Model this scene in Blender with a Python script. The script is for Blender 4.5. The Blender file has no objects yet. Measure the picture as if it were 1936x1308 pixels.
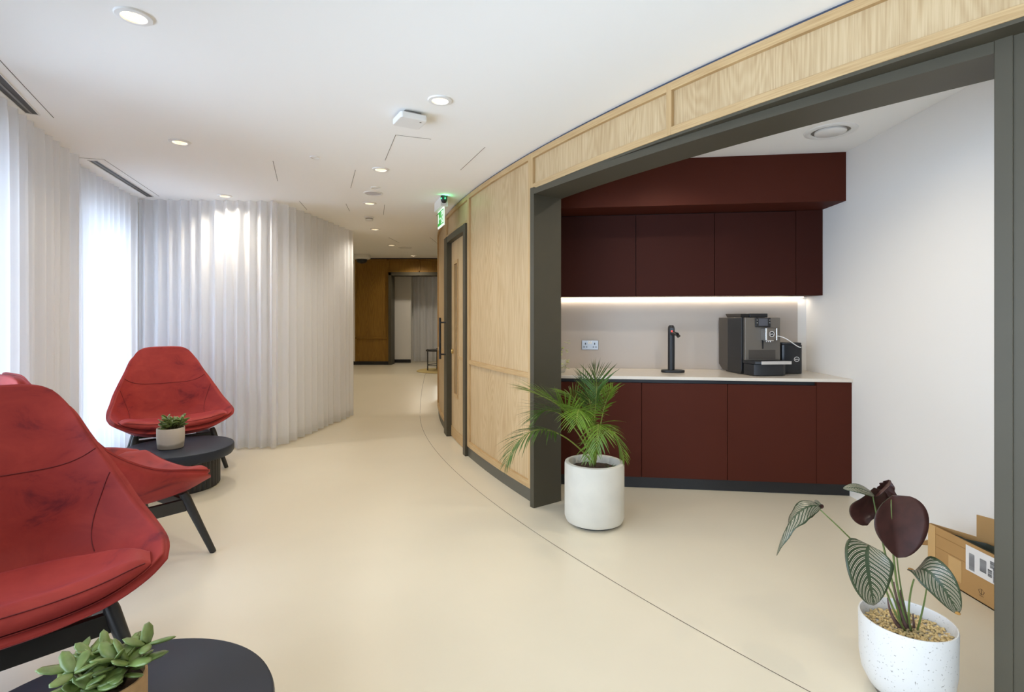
import bpy, bmesh, math, random
from math import sin, cos, pi, radians, sqrt, atan2
from mathutils import Vector, Matrix
random.seed(7)
S = bpy.context.scene
COL = S.collection
R = radians

# ------------------------------------------------------------------ camera
F_PX, X0, Y0, EYE, CEIL = 1000.0, 968.0, 603.0, 1.37, 2.62
cam = bpy.data.cameras.new('camera')
cam.sensor_width = 36.0
cam.lens = F_PX / 1936.0 * 36.0
cam.shift_y = -(654.0 - Y0) / 1936.0
cam.clip_start = 0.05
camo = bpy.data.objects.new('camera', cam)
COL.objects.link(camo)
camo.location = (0, 0, EYE)
camo.rotation_euler = (pi / 2, 0, 0)
S.camera = camo

# ------------------------------------------------------------------ world, exposure
DAY = 9.2          # brightness of the overcast daylight outside
LAMP = 1.08       # multiplier of every lamp in the rooms
W = bpy.data.worlds.new('overcast_sky')
S.world = W
W.use_nodes = True
bg = W.node_tree.nodes['Background']
bg.inputs[0].default_value = (0.66, 0.78, 1.0, 1)
bg.inputs[1].default_value = DAY
S.view_settings.view_transform = 'Standard'
S.view_settings.look = 'None'
S.view_settings.gamma = 1
S.view_settings.use_curve_mapping = False
S.view_settings.exposure = 0.0
S.cycles.max_bounces = 10
S.cycles.diffuse_bounces = 7
S.cycles.transparent_max_bounces = 16
S.cycles.sample_clamp_indirect = 6.0
S.cycles.caustics_reflective = False
S.cycles.caustics_refractive = False

# ------------------------------------------------------------------ plan of the place
CX, CY, RW = 11.4338, 9.7049, 12.679      # the oak wall is an arc; off > 0 is the corridor side


def arc(a, off=0.0, z=0.0):               # a in degrees
    a = R(a)
    return Vector((CX - (RW + off) * cos(a), CY - (RW + off) * sin(a), z))


def on_floor(px, py, z=0.0):
    Y = (EYE - z) * F_PX / (py - Y0)
    return Vector(((px - X0) / F_PX * Y, Y, z))


def at(px, py, Y):
    return Vector(((px - X0) / F_PX * Y, Y, EYE - (py - Y0) * Y / F_PX))


def a_at(px, off=0.0):                     # wall angle met by a sight line
    best = None
    dx = (px - X0) / F_PX
    r = RW + off
    A = dx * dx + 1
    B = -2 * (dx * CX + CY)
    Cc = CX * CX + CY * CY - r * r
    disc = max(B * B - 4 * A * Cc, 0)
    Y = (-B - sqrt(disc)) / (2 * A)
    return math.degrees(math.asin((CY - Y) / r))


def floor_z(y):                            # the floor climbs a short ramp far down the corridor
    t = min(max((y - 7.5) / 1.5, 0), 1)
    return 0.43 * t


# ------------------------------------------------------------------ materials
def lin(r, g, b):
    def f(c):
        c /= 255.0
        return c / 12.92 if c <= 0.04045 else ((c + 0.055) / 1.055) ** 2.4
    return (f(r), f(g), f(b), 1)


def mat(name, col, rough=0.5, metal=0.0, spec=0.5, noise=0.0, scale=8.0, bump=0.0, bscale=200.0,
        emit=None, estr=0.0, sheen=0.0, sheen_tint=None, coat=0.0, trans=0.0):
    m = bpy.data.materials.new(name)
    m.use_nodes = True
    nt = m.node_tree
    p = nt.nodes['Principled BSDF']
    p.inputs['Base Color'].default_value = col
    p.inputs['Roughness'].default_value = rough
    p.inputs['Metallic'].default_value = metal
    p.inputs['Specular IOR Level'].default_value = spec
    p.inputs['Coat Weight'].default_value = coat
    p.inputs['Transmission Weight'].default_value = trans
    if sheen:
        p.inputs['Sheen Weight'].default_value = sheen
        p.inputs['Sheen Roughness'].default_value = 0.35
        if sheen_tint:
            p.inputs['Sheen Tint'].default_value = sheen_tint
    if emit:
        p.inputs['Emission Color'].default_value = emit
        p.inputs['Emission Strength'].default_value = estr
    tc = nt.nodes.new('ShaderNodeTexCoord')
    if noise:
        n = nt.nodes.new('ShaderNodeTexNoise')
        n.inputs['Scale'].default_value = scale
        n.inputs['Detail'].default_value = 5
        nt.links.new(tc.outputs['Object'], n.inputs['Vector'])
        r = nt.nodes.new('ShaderNodeValToRGB')
        r.color_ramp.elements[0].position = 0.3
        r.color_ramp.elements[1].position = 0.7
        r.color_ramp.elements[0].color = tuple(c * (1 - noise) for c in col[:3]) + (1,)
        r.color_ramp.elements[1].color = tuple(min(1, c * (1 + noise)) for c in col[:3]) + (1,)
        nt.links.new(n.outputs['Fac'], r.inputs[0])
        nt.links.new(r.outputs[0], p.inputs['Base Color'])
    if bump:
        n2 = nt.nodes.new('ShaderNodeTexNoise')
        n2.inputs['Scale'].default_value = bscale
        nt.links.new(tc.outputs['Object'], n2.inputs['Vector'])
        b = nt.nodes.new('ShaderNodeBump')
        b.inputs['Strength'].default_value = bump
        b.inputs['Distance'].default_value = 0.002
        nt.links.new(n2.outputs['Fac'], b.inputs['Height'])
        nt.links.new(b.outputs[0], p.inputs['Normal'])
    return m


def oak(name, light, dark, contours=True, horizontal=False):
    m = bpy.data.materials.new(name)
    m.use_nodes = True
    nt = m.node_tree
    N = nt.nodes.new
    p = nt.nodes['Principled BSDF']
    p.inputs['Roughness'].default_value = 0.5
    p.inputs['Specular IOR Level'].default_value = 0.3
    tc = N('ShaderNodeTexCoord')
    mp = N('ShaderNodeMapping')
    mp.inputs['Scale'].default_value = (3.2, 3.2, 0.42) if not horizontal else (1, 1, 9)
    nt.links.new(tc.outputs['Object'], mp.inputs['Vector'])
    n = N('ShaderNodeTexNoise')
    n.inputs['Scale'].default_value = 1.5
    n.inputs['Detail'].default_value = 1.5
    n.inputs['Roughness'].default_value = 0.4
    nt.links.new(mp.outputs[0], n.inputs['Vector'])
    mu = N('ShaderNodeMath'); mu.operation = 'MULTIPLY'; mu.inputs[1].default_value = 150.0
    nt.links.new(n.outputs['Fac'], mu.inputs[0])
    si = N('ShaderNodeMath'); si.operation = 'SINE'
    nt.links.new(mu.outputs[0], si.inputs[0])
    mp2 = N('ShaderNodeMapping')
    mp2.inputs['Scale'].default_value = (160, 160, 5) if not horizontal else (6, 6, 160)
    nt.links.new(tc.outputs['Object'], mp2.inputs['Vector'])
    n2 = N('ShaderNodeTexNoise')
    n2.inputs['Scale'].default_value = 1.0
    n2.inputs['Detail'].default_value = 3
    nt.links.new(mp2.outputs[0], n2.inputs['Vector'])
    n3 = N('ShaderNodeTexNoise')
    n3.inputs['Scale'].default_value = 1.3
    nt.links.new(mp.outputs[0], n3.inputs['Vector'])
    a1 = N('ShaderNodeMath'); a1.operation = 'MULTIPLY_ADD'
    a1.inputs[1].default_value = 0.085 if contours else 0.0
    nt.links.new(si.outputs[0], a1.inputs[0])
    nt.links.new(n2.outputs['Fac'], a1.inputs[2])
    a2 = N('ShaderNodeMath'); a2.operation = 'MULTIPLY_ADD'; a2.inputs[1].default_value = 0.5
    nt.links.new(n3.outputs['Fac'], a2.inputs[0])
    nt.links.new(a1.outputs[0], a2.inputs[2])
    r = N('ShaderNodeValToRGB')
    r.color_ramp.elements[0].position = 0.42
    r.color_ramp.elements[0].color = dark
    r.color_ramp.elements[1].position = 0.95
    r.color_ramp.elements[1].color = light
    nt.links.new(a2.outputs[0], r.inputs[0])
    nt.links.new(r.outputs[0], p.inputs['Base Color'])
    return m


M = {}
M['floor'] = mat('cream_resin', lin(214, 205, 184), 0.32, spec=0.4, noise=0.025, scale=1.4)
M['ceil'] = mat('white_ceiling', lin(250, 250, 248), 0.9, spec=0.1)
M['wall'] = mat('white_wall', lin(232, 229, 224), 0.85, spec=0.15, bump=0.05, bscale=90)
M['oak'] = oak('oak_veneer', lin(198, 174, 136), lin(170, 142, 102))
M['oak_rail'] = oak('oak_rail', lin(194, 165, 121), lin(168, 136, 92), contours=False)
M['oak_rail_h'] = oak('oak_rail_level', lin(194, 165, 121), lin(168, 136, 92), contours=False, horizontal=True)
M['oak_far'] = oak('oak_veneer_dimmed', lin(150, 112, 44), lin(118, 84, 28))  # darker copy of the oak, the far end's dimness put into its colour
M['frame'] = mat('olive_grey_paint', lin(74, 69, 56), 0.5, spec=0.3, noise=0.03)
M['skirt'] = mat('olive_grey_skirting', lin(88, 85, 73), 0.5)
M['black'] = mat('black_plinth', lin(28, 28, 29), 0.5)
M['gap'] = mat('shadow_gap', lin(60, 68, 84), 0.8)
M['joint'] = mat('dark_joint', lin(70, 62, 50), 0.9)
M['joint_c'] = mat('ceiling_joint', lin(120, 115, 108), 0.9)
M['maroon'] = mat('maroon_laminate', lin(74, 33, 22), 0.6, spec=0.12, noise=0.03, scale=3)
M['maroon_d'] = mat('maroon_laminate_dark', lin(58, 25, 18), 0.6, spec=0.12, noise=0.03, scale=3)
M['worktop'] = mat('pale_quartz', lin(214, 206, 194), 0.2, spec=0.5, noise=0.015, scale=60)
M['splash'] = mat('greige_splashback', lin(186, 176, 166), 0.4, spec=0.4)
M['white'] = mat('white_plastic', lin(238, 238, 236), 0.4)
M['chrome'] = mat('chrome', lin(215, 215, 215), 0.15, metal=1.0)
M['steel'] = mat('brushed_steel', lin(150, 148, 146), 0.35, metal=1.0, bump=0.05, bscale=300)
M['table'] = mat('charcoal_tabletop', lin(44, 49, 60), 0.45, spec=0.22, noise=0.03)
M['table_b'] = mat('black_fluted_base', lin(34, 35, 37), 0.42)
M['leg'] = mat('black_stained_timber', lin(43, 43, 42), 0.42, noise=0.08, scale=30)
M['blackp'] = mat('black_plastic', lin(24, 25, 28), 0.3)
M['blackm'] = mat('matt_black_plastic', lin(30, 31, 34), 0.5)
M['mach'] = mat('grey_machine_front', lin(112, 106, 98), 0.5, metal=0.35)
M['mach2'] = mat('dark_grey_machine_side', lin(80, 74, 68), 0.5, metal=0.3)
M['screen'] = mat('display_glass', lin(82, 84, 92), 0.15)
M['red_led'] = mat('red_led', lin(255, 30, 20), 0.4, emit=(1, 0.05, 0.03, 1), estr=3)
M['soil'] = mat('dark_soil', lin(70, 52, 38), 0.95, noise=0.4, scale=60, bump=1.0, bscale=120)
M['pot_w'] = mat('white_concrete_pot', lin(206, 202, 190), 0.75, noise=0.05, scale=7, bump=0.1, bscale=80)
M['stem'] = mat('palm_stem', lin(120, 130, 50), 0.5, noise=0.2, scale=40)
M['palm'] = mat('palm_leaf', lin(90, 118, 30), 0.42, noise=0.35, scale=9, spec=0.4)
M['palm2'] = mat('palm_leaf_dark', lin(60, 86, 30), 0.42, noise=0.3, scale=9, spec=0.4)
M['jade'] = mat('jade_leaf', lin(110, 130, 70), 0.38, noise=0.35, scale=22, spec=0.5, coat=0.15)
M['jade_stem'] = mat('jade_stem', lin(84, 82, 48), 0.6)
M['ivory'] = mat('variegated_leaf', lin(180, 186, 130), 0.5, noise=0.5, scale=50)
M['card'] = mat('brown_cardboard', lin(172, 133, 82), 0.8, noise=0.05, scale=6)
M['card_in'] = mat('cardboard_edge', lin(150, 112, 64), 0.85)
M['tape'] = mat('packing_tape', lin(196, 158, 104), 0.25, coat=0.4)
M['ink'] = mat('print_ink', lin(70, 52, 34), 0.8)
M['inkb'] = mat('black_ink', lin(40, 40, 44), 0.8)
M['label'] = mat('white_label', lin(224, 222, 220), 0.5)
M['bag'] = mat('dark_green_plastic', lin(28, 40, 34), 0.35)
M['gravel'] = mat('gravel', lin(196, 172, 122), 0.8, noise=0.35, scale=70)
M['stem_p'] = mat('calathea_stem', lin(96, 112, 58), 0.5, noise=0.2, scale=30)
M['stem_d'] = mat('calathea_sheath', lin(92, 66, 60), 0.6, noise=0.3, scale=60)
M['leaf_un'] = mat('leaf_underside', lin(62, 34, 30), 0.38, noise=0.25, scale=30, spec=0.5)
M['leaf_bn'] = mat('brown_leaf_tip', lin(170, 124, 60), 0.7)
M['rug'] = mat('beige_rug', lin(196, 176, 120), 0.95, bump=0.6, bscale=300)
M['warm_disc'] = mat('downlight_lens', lin(255, 240, 210), 0.5, emit=(1, 0.90, 0.72, 1), estr=3.0)
M['led'] = mat('led_strip', lin(255, 240, 215), 0.5, emit=(1, 0.86, 0.66, 1), estr=5.0)
M['grille'] = mat('lamp_grille', lin(240, 232, 214), 0.5)
M['sgreen'] = mat('exit_green', lin(20, 120, 34), 0.5, emit=(0.03, 0.45, 0.06, 1), estr=0.7)
M['swhite'] = mat('exit_white', lin(245, 250, 245), 0.5, emit=(0.85, 1, 0.9, 1), estr=0.5)
M['gled'] = mat('green_led', lin(40, 255, 90), 0.5, emit=(0.02, 1, 0.2, 1), estr=6)
M['brass'] = mat('brass', lin(190, 160, 100), 0.3, metal=1)
M['speaker'] = mat('speaker_mesh', lin(206, 206, 212), 0.7, bump=0.3, bscale=500)


def velvet():
    m = bpy.data.materials.new('crimson_velvet')
    m.use_nodes = True
    nt = m.node_tree
    N = nt.nodes.new
    p = nt.nodes['Principled BSDF']
    p.inputs['Roughness'].default_value = 0.62
    p.inputs['Specular IOR Level'].default_value = 0.25
    p.inputs['Sheen Weight'].default_value = 0.22
    p.inputs['Sheen Roughness'].default_value = 0.35
    p.inputs['Sheen Tint'].default_value = (1, 0.30, 0.42, 1)
    tc = N('ShaderNodeTexCoord')
    mp = N('ShaderNodeMapping'); mp.inputs['Scale'].default_value = (1, 1, 1.6)
    nt.links.new(tc.outputs['Object'], mp.inputs['Vector'])
    n = N('ShaderNodeTexNoise'); n.inputs['Scale'].default_value = 4.5
    n.inputs['Detail'].default_value = 7; n.inputs['Roughness'].default_value = 0.62
    n.inputs['Distortion'].default_value = 0.6
    nt.links.new(mp.outputs[0], n.inputs['Vector'])
    r = N('ShaderNodeValToRGB')
    cr = r.color_ramp
    cr.elements[0].position = 0.30; cr.elements[0].color = lin(104, 28, 38)
    cr.elements[1].position = 0.68; cr.elements[1].color = lin(168, 60, 52)
    e = cr.elements.new(0.44); e.color = lin(152, 50, 46)
    nt.links.new(n.outputs['Fac'], r.inputs[0])
    nt.links.new(r.outputs[0], p.inputs['Base Color'])
    return m


M['velvet'] = velvet()
M['seam'] = mat('velvet_seam', lin(110, 30, 32), 0.8)


def sheer(name, op=0.72, col=(0.93, 0.945, 0.985, 1)):
    m = bpy.data.materials.new(name)
    m.use_nodes = True
    nt = m.node_tree
    nt.nodes.clear()
    N = nt.nodes.new
    out = N('ShaderNodeOutputMaterial')
    tr = N('ShaderNodeBsdfTransparent')
    d = N('ShaderNodeBsdfDiffuse'); d.inputs[0].default_value = col
    t = N('ShaderNodeBsdfTranslucent'); t.inputs[0].default_value = col
    m1 = N('ShaderNodeMixShader'); m1.inputs[0].default_value = 0.42
    nt.links.new(d.outputs[0], m1.inputs[1]); nt.links.new(t.outputs[0], m1.inputs[2])
    m2 = N('ShaderNodeMixShader')
    tc = N('ShaderNodeTexCoord')
    mp = N('ShaderNodeMapping'); mp.inputs['Scale'].default_value = (25, 25, 1)
    nt.links.new(tc.outputs['Object'], mp.inputs['Vector'])
    n = N('ShaderNodeTexNoise'); n.inputs['Scale'].default_value = 1
    nt.links.new(mp.outputs[0], n.inputs['Vector'])
    ma = N('ShaderNodeMapRange')
    ma.inputs['To Min'].default_value = op - 0.03; ma.inputs['To Max'].default_value = op + 0.03
    nt.links.new(n.outputs['Fac'], ma.inputs['Value'])
    nt.links.new(ma.outputs[0], m2.inputs[0])
    nt.links.new(tr.outputs[0], m2.inputs[1]); nt.links.new(m1.outputs[0], m2.inputs[2])
    nt.links.new(m2.outputs[0], out.inputs[0])
    return m


M['sheer'] = sheer('white_sheer_voile', 0.74)
M['hem'] = sheer('white_sheer_hem', 0.86, (0.78, 0.79, 0.81, 1))


def glass():
    m = bpy.data.materials.new('window_glass')
    m.use_nodes = True
    nt = m.node_tree
    nt.nodes.clear()
    N = nt.nodes.new
    out = N('ShaderNodeOutputMaterial')
    tr = N('ShaderNodeBsdfTransparent'); tr.inputs[0].default_value = (0.95, 0.97, 0.96, 1)
    g = N('ShaderNodeBsdfGlossy'); g.inputs['Roughness'].default_value = 0.02
    fr = N('ShaderNodeFresnel'); fr.inputs[0].default_value = 1.45
    mx = N('ShaderNodeMixShader')
    nt.links.new(fr.outputs[0], mx.inputs[0])
    nt.links.new(tr.outputs[0], mx.inputs[1]); nt.links.new(g.outputs[0], mx.inputs[2])
    nt.links.new(mx.outputs[0], out.inputs[0])
    return m


M['glass'] = glass()


def speckle():
    m = mat('white_speckled_pot', lin(208, 208, 206), 0.35, spec=0.5)
    nt = m.node_tree
    N = nt.nodes.new
    p = nt.nodes['Principled BSDF']
    tc = N('ShaderNodeTexCoord')
    n = N('ShaderNodeTexNoise'); n.inputs['Scale'].default_value = 140; n.inputs['Detail'].default_value = 1
    nt.links.new(tc.outputs['Object'], n.inputs['Vector'])
    r = N('ShaderNodeValToRGB')
    r.color_ramp.elements[0].position = 0.25; r.color_ramp.elements[0].color = lin(140, 138, 132)
    r.color_ramp.elements[1].position = 0.33; r.color_ramp.elements[1].color = lin(208, 207, 204)
    nt.links.new(n.outputs['Fac'], r.inputs[0])
    nt.links.new(r.outputs[0], p.inputs['Base Color'])
    return m


M['speckle'] = speckle()


def banded(name, top, low, z, soft=0.008):
    """two-tone glazed pot: the dip line sits at height z of the pot"""
    m = mat(name, top, 0.6)
    nt = m.node_tree
    N = nt.nodes.new
    p = nt.nodes['Principled BSDF']
    tc = N('ShaderNodeTexCoord')
    sp = N('ShaderNodeSeparateXYZ')
    nt.links.new(tc.outputs['Object'], sp.inputs[0])
    n = N('ShaderNodeTexNoise'); n.inputs['Scale'].default_value = 6
    nt.links.new(tc.outputs['Object'], n.inputs['Vector'])
    ad = N('ShaderNodeMath'); ad.operation = 'MULTIPLY_ADD'; ad.inputs[1].default_value = 0.05
    nt.links.new(n.outputs['Fac'], ad.inputs[0]); nt.links.new(sp.outputs['Z'], ad.inputs[2])
    mr = N('ShaderNodeMapRange')
    mr.inputs['From Min'].default_value = z - soft + 0.025; mr.inputs['From Max'].default_value = z + soft + 0.025
    nt.links.new(ad.outputs[0], mr.inputs['Value'])
    r = N('ShaderNodeMix'); r.data_type = 'RGBA'
    r.inputs['A'].default_value = low; r.inputs['B'].default_value = top
    nt.links.new(mr.outputs[0], r.inputs['Factor'])
    nt.links.new(r.outputs['Result'], p.inputs['Base Color'])
    return m


M['pot_two'] = banded('two_tone_stoneware', lin(206, 196, 182), lin(150, 142, 130), 0.045)
M['pot_tan'] = mat('tan_stoneware', lin(196, 158, 112), 0.7, noise=0.1, scale=30, bump=0.25, bscale=150)


def striped_leaf():
    m = mat('striped_calathea_leaf', lin(52, 70, 44), 0.4, spec=0.5)
    nt = m.node_tree
    N = nt.nodes.new
    L = nt.links.new
    p = nt.nodes['Principled BSDF']
    uv = N('ShaderNodeUVMap')
    sp = N('ShaderNodeSeparateXYZ'); L(uv.outputs[0], sp.inputs[0])
    a = N('ShaderNodeMath'); a.operation = 'SUBTRACT'; a.inputs[1].default_value = 0.5
    L(sp.outputs['X'], a.inputs[0])
    ab = N('ShaderNodeMath'); ab.operation = 'ABSOLUTE'; L(a.outputs[0], ab.inputs[0])
    po = N('ShaderNodeMath'); po.operation = 'POWER'; po.inputs[1].default_value = 1.25
    L(ab.outputs[0], po.inputs[0])
    k = N('ShaderNodeMath'); k.operation = 'MULTIPLY_ADD'; k.inputs[1].default_value = -0.75
    L(po.outputs[0], k.inputs[0]); L(sp.outputs['Y'], k.inputs[2])
    f = N('ShaderNodeMath'); f.operation = 'MULTIPLY'; f.inputs[1].default_value = 12.0
    L(k.outputs[0], f.inputs[0])
    fr = N('ShaderNodeMath'); fr.operation = 'FRACT'; L(f.outputs[0], fr.inputs[0])
    # two thin lines per vein
    c1 = N('ShaderNodeMath'); c1.operation = 'COMPARE'; c1.inputs[1].default_value = 0.30; c1.inputs[2].default_value = 0.055
    c2 = N('ShaderNodeMath'); c2.operation = 'COMPARE'; c2.inputs[1].default_value = 0.62; c2.inputs[2].default_value = 0.055
    L(fr.outputs[0], c1.inputs[0]); L(fr.outputs[0], c2.inputs[0])
    mx = N('ShaderNodeMath'); mx.operation = 'MAXIMUM'; L(c1.outputs[0], mx.inputs[0]); L(c2.outputs[0], mx.inputs[1])
    lo = N('ShaderNodeMath'); lo.operation = 'GREATER_THAN'; lo.inputs[1].default_value = 0.045; L(ab.outputs[0], lo.inputs[0])
    hi = N('ShaderNodeMath'); hi.operation = 'LESS_THAN'; hi.inputs[1].default_value = 0.43; L(ab.outputs[0], hi.inputs[0])
    m1 = N('ShaderNodeMath'); m1.operation = 'MULTIPLY'; L(mx.outputs[0], m1.inputs[0]); L(lo.outputs[0], m1.inputs[1])
    m2 = N('ShaderNodeMath'); m2.operation = 'MULTIPLY'; L(m1.outputs[0], m2.inputs[0]); L(hi.outputs[0], m2.inputs[1])
    r = N('ShaderNodeMix'); r.data_type = 'RGBA'
    r.inputs['A'].default_value = lin(50, 62, 38); r.inputs['B'].default_value = lin(196, 180, 160)
    L(m2.outputs[0], r.inputs['Factor'])
    L(r.outputs['Result'], p.inputs['Base Color'])
    return m


M['leaf_st'] = striped_leaf()


# ------------------------------------------------------------------ mesh helpers
class MB:
    def __init__(s):
        s.v = []; s.f = []; s.uv = None

    def add(s, vs, fs):
        o = len(s.v)
        s.v += [tuple(x) for x in vs]
        s.f += [tuple(i + o for i in f) for f in fs]
        return s

    def prism(s, pts, z0, z1, fn=None):          # pts: counter-clockwise plan outline
        n = len(pts)
        fn = fn or (lambda x, y, z: (x, y, z))
        vs = [fn(p[0], p[1], z0) for p in pts] + [fn(p[0], p[1], z1) for p in pts]
        fs = [tuple(range(n))[::-1], tuple(range(n, 2 * n))] + [(i, (i + 1) % n, n + (i + 1) % n, n + i) for i in range(n)]
        return s.add(vs, fs)

    def box(s, x0, x1, y0, y1, z0, z1, fn=None):
        return s.prism([(x0, y0), (x1, y0), (x1, y1), (x0, y1)], z0, z1, fn)

    def arcbox(s, a0, a1, o0, o1, z0, z1, n=None, zf=None):
        n = n or max(1, int(abs(a1 - a0) / 0.8))
        vs = []; fs = []
        for i in range(n + 1):
            a = a0 + (a1 - a0) * i / n
            for (o, z) in ((o0, z0), (o1, z0), (o1, z1), (o0, z1)):
                p = arc(a, o, z)
                if zf and z == z0:
                    p.z = z0 + floor_z(p.y)
                vs.append(p)
        for i in range(n):
            b = i * 4
            for k in range(4):
                fs.append((b + k, b + (k + 1) % 4, b + 4 + (k + 1) % 4, b + 4 + k))
        fs.append((3, 2, 1, 0)); e = n * 4
        fs.append((e, e + 1, e + 2, e + 3))
        return s.add(vs, fs)

    def lathe(s, prof, n=40, c=(0, 0, 0), cap0=False, cap1=False):
        vs = []; fs = []
        for (r, z) in prof:
            for i in range(n):
                t = 2 * pi * i / n
                vs.append((c[0] + r * cos(t), c[1] + r * sin(t), c[2] + z))
        m = len(prof)
        for j in range(m - 1):
            for i in range(n):
                k = (i + 1) % n
                fs.append((j * n + i, j * n + k, (j + 1) * n + k, (j + 1) * n + i))
        if cap0: fs.append(tuple(range(n))[::-1])
        if cap1: fs.append(tuple(range((m - 1) * n, m * n)))
        return s.add(vs, fs)

    def tube(s, pts, rad, n=8, cap=True):
        pts = [Vector(p) for p in pts]
        m = len(pts)
        rr = rad if hasattr(rad, '__len__') else [rad] * m
        vs = []; fs = []
        up = None
        for j, p in enumerate(pts):
            t = (pts[min(j + 1, m - 1)] - pts[max(j - 1, 0)]).normalized()
            if up is None:
                up = Vector((0, 0, 1)) if abs(t.z) < 0.9 else Vector((1, 0, 0))
            x = up.cross(t).normalized(); y = t.cross(x).normalized(); up = y
            for i in range(n):
                a = 2 * pi * i / n
                vs.append(p + x * (rr[j] * cos(a)) + y * (rr[j] * sin(a)))
        for j in range(m - 1):
            for i in range(n):
                k = (i + 1) % n
                fs.append((j * n + i, j * n + k, (j + 1) * n + k, (j + 1) * n + i))
        if cap:
            fs.append(tuple(range(n))[::-1]); fs.append(tuple(range((m - 1) * n, m * n)))
        return s.add(vs, fs)

    def grid(s, rows, closed=False):
        m = len(rows); n = len(rows[0])
        vs = [p for r in rows for p in r]
        fs = []
        for j in range(m - 1):
            for i in range(n if closed else n - 1):
                k = (i + 1) % n
                fs.append((j * n + i, j * n + k, (j + 1) * n + k, (j + 1) * n + i))
        return s.add(vs, fs)

    def ellipsoid(s, c, ax, ay, az, nu=10, nv=7):
        vs = []; fs = []
        c = Vector(c)
        for j in range(nv + 1):
            ph = -pi / 2 + pi * j / nv
            for i in range(nu):
                t = 2 * pi * i / nu
                vs.append(c + ax * (cos(ph) * cos(t)) + ay * (cos(ph) * sin(t)) + az * sin(ph))
        for j in range(nv):
            for i in range(nu):
                k = (i + 1) % nu
                fs.append((j * nu + i, j * nu + k, (j + 1) * nu + k, (j + 1) * nu + i))
        return s.add(vs, fs)

    def build(s, name, m, parent=None, smooth=False, bevel=0, loc=None, seg=2):
        me = bpy.data.meshes.new(name)
        v = s.v
        if loc is not None:
            v = [(a - loc[0], b - loc[1], c - loc[2]) for a, b, c in v]
        me.from_pydata(v, [], s.f)
        bm = bmesh.new(); bm.from_mesh(me)
        bmesh.ops.remove_doubles(bm, verts=bm.verts, dist=1e-6)
        bmesh.ops.recalc_face_normals(bm, faces=bm.faces)
        bm.to_mesh(me); bm.free()
        me.materials.append(m)
        if smooth:
            me.shade_smooth()
            if smooth == 'auto':
                me.set_sharp_from_angle(angle=R(40))
        o = bpy.data.objects.new(name, me)
        COL.objects.link(o)
        if loc is not None: o.location = loc
        if parent: o.parent = parent
        if bevel:
            b = o.modifiers.new('bevel', 'BEVEL'); b.width = bevel; b.segments = seg; b.limit_method = 'ANGLE'
            if not smooth:
                me.shade_smooth(); me.set_sharp_from_angle(angle=R(30))
                b.harden_normals = True
        return o


def thing(name, label, cat, loc=(0, 0, 0), rz=0, group=None):
    o = bpy.data.objects.new(name, None)
    COL.objects.link(o)
    o.empty_display_size = 0.1
    o.location = loc; o.rotation_euler = (0, 0, rz)
    tag(o, label, cat, group)
    return o


def tag(o, label=None, cat=None, group=None, kind=None):
    if label: o['label'] = label
    if cat: o['category'] = cat
    if group: o['group'] = group
    if kind: o['kind'] = kind
    return o


def struct(o, label=None):
    o['kind'] = 'structure'
    if label: o['label'] = label
    return o


def empty_struct(name, label=None):
    o = bpy.data.objects.new(name, None); COL.objects.link(o)
    return struct(o, label)


def copy_tree(o, parent=None):
    c = o.copy(); COL.objects.link(c)
    if parent: c.parent = parent
    for ch in list(o.children): copy_tree(ch, c)
    return c


def text_mesh(body, size, m, name, parent, mtx, depth=0.0006):
    cu = bpy.data.curves.new('lettering', 'FONT')
    cu.body = body; cu.size = size; cu.extrude = depth; cu.align_x = 'CENTER'; cu.align_y = 'CENTER'
    t = bpy.data.objects.new('lettering', cu)
    COL.objects.link(t)
    dg = bpy.context.evaluated_depsgraph_get()
    me = bpy.data.meshes.new_from_object(t.evaluated_get(dg))
    bpy.data.objects.remove(t); 
    me.transform(mtx)
    me.materials.clear(); me.materials.append(m)
    o = bpy.data.objects.new(name, me); COL.objects.link(o)
    o.parent = parent
    return o


# ================================================================== the setting
A_END, A_FAR = 62.0, -24.0
# floor (a ring sector that climbs a ramp far off)
mb = MB()
rows = []
for i in range(173):
    a = A_FAR + (A_END - A_FAR) * i / 172
    row = []
    for off in [-6 + 0.25 * k for k in range(39)]:
        p = arc(a, off); p.z = floor_z(p.y); row.append(p)
    rows.append(row)
mb.grid(rows)
fl = struct(mb.build('floor', M['floor'], smooth='auto'), 'cream resin floor with a thin curved joint')
sol = fl.modifiers.new('slab', 'SOLIDIFY'); sol.thickness = 0.12; sol.offset = -1
# thin curved movement joint in the floor
mb = MB(); L1 = []; L2 = []; 
for i in range(181):
    a = -8 + 58 * i / 180
    p = arc(a, 0.247); q = arc(a, 0.2505)
    p.z = floor_z(p.y) + 0.0006; q.z = floor_z(q.y) + 0.0006
    L1.append(p); L2.append(q)
mb.grid([L1, L2])
mb.build('joint', M['joint'], fl)

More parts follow.
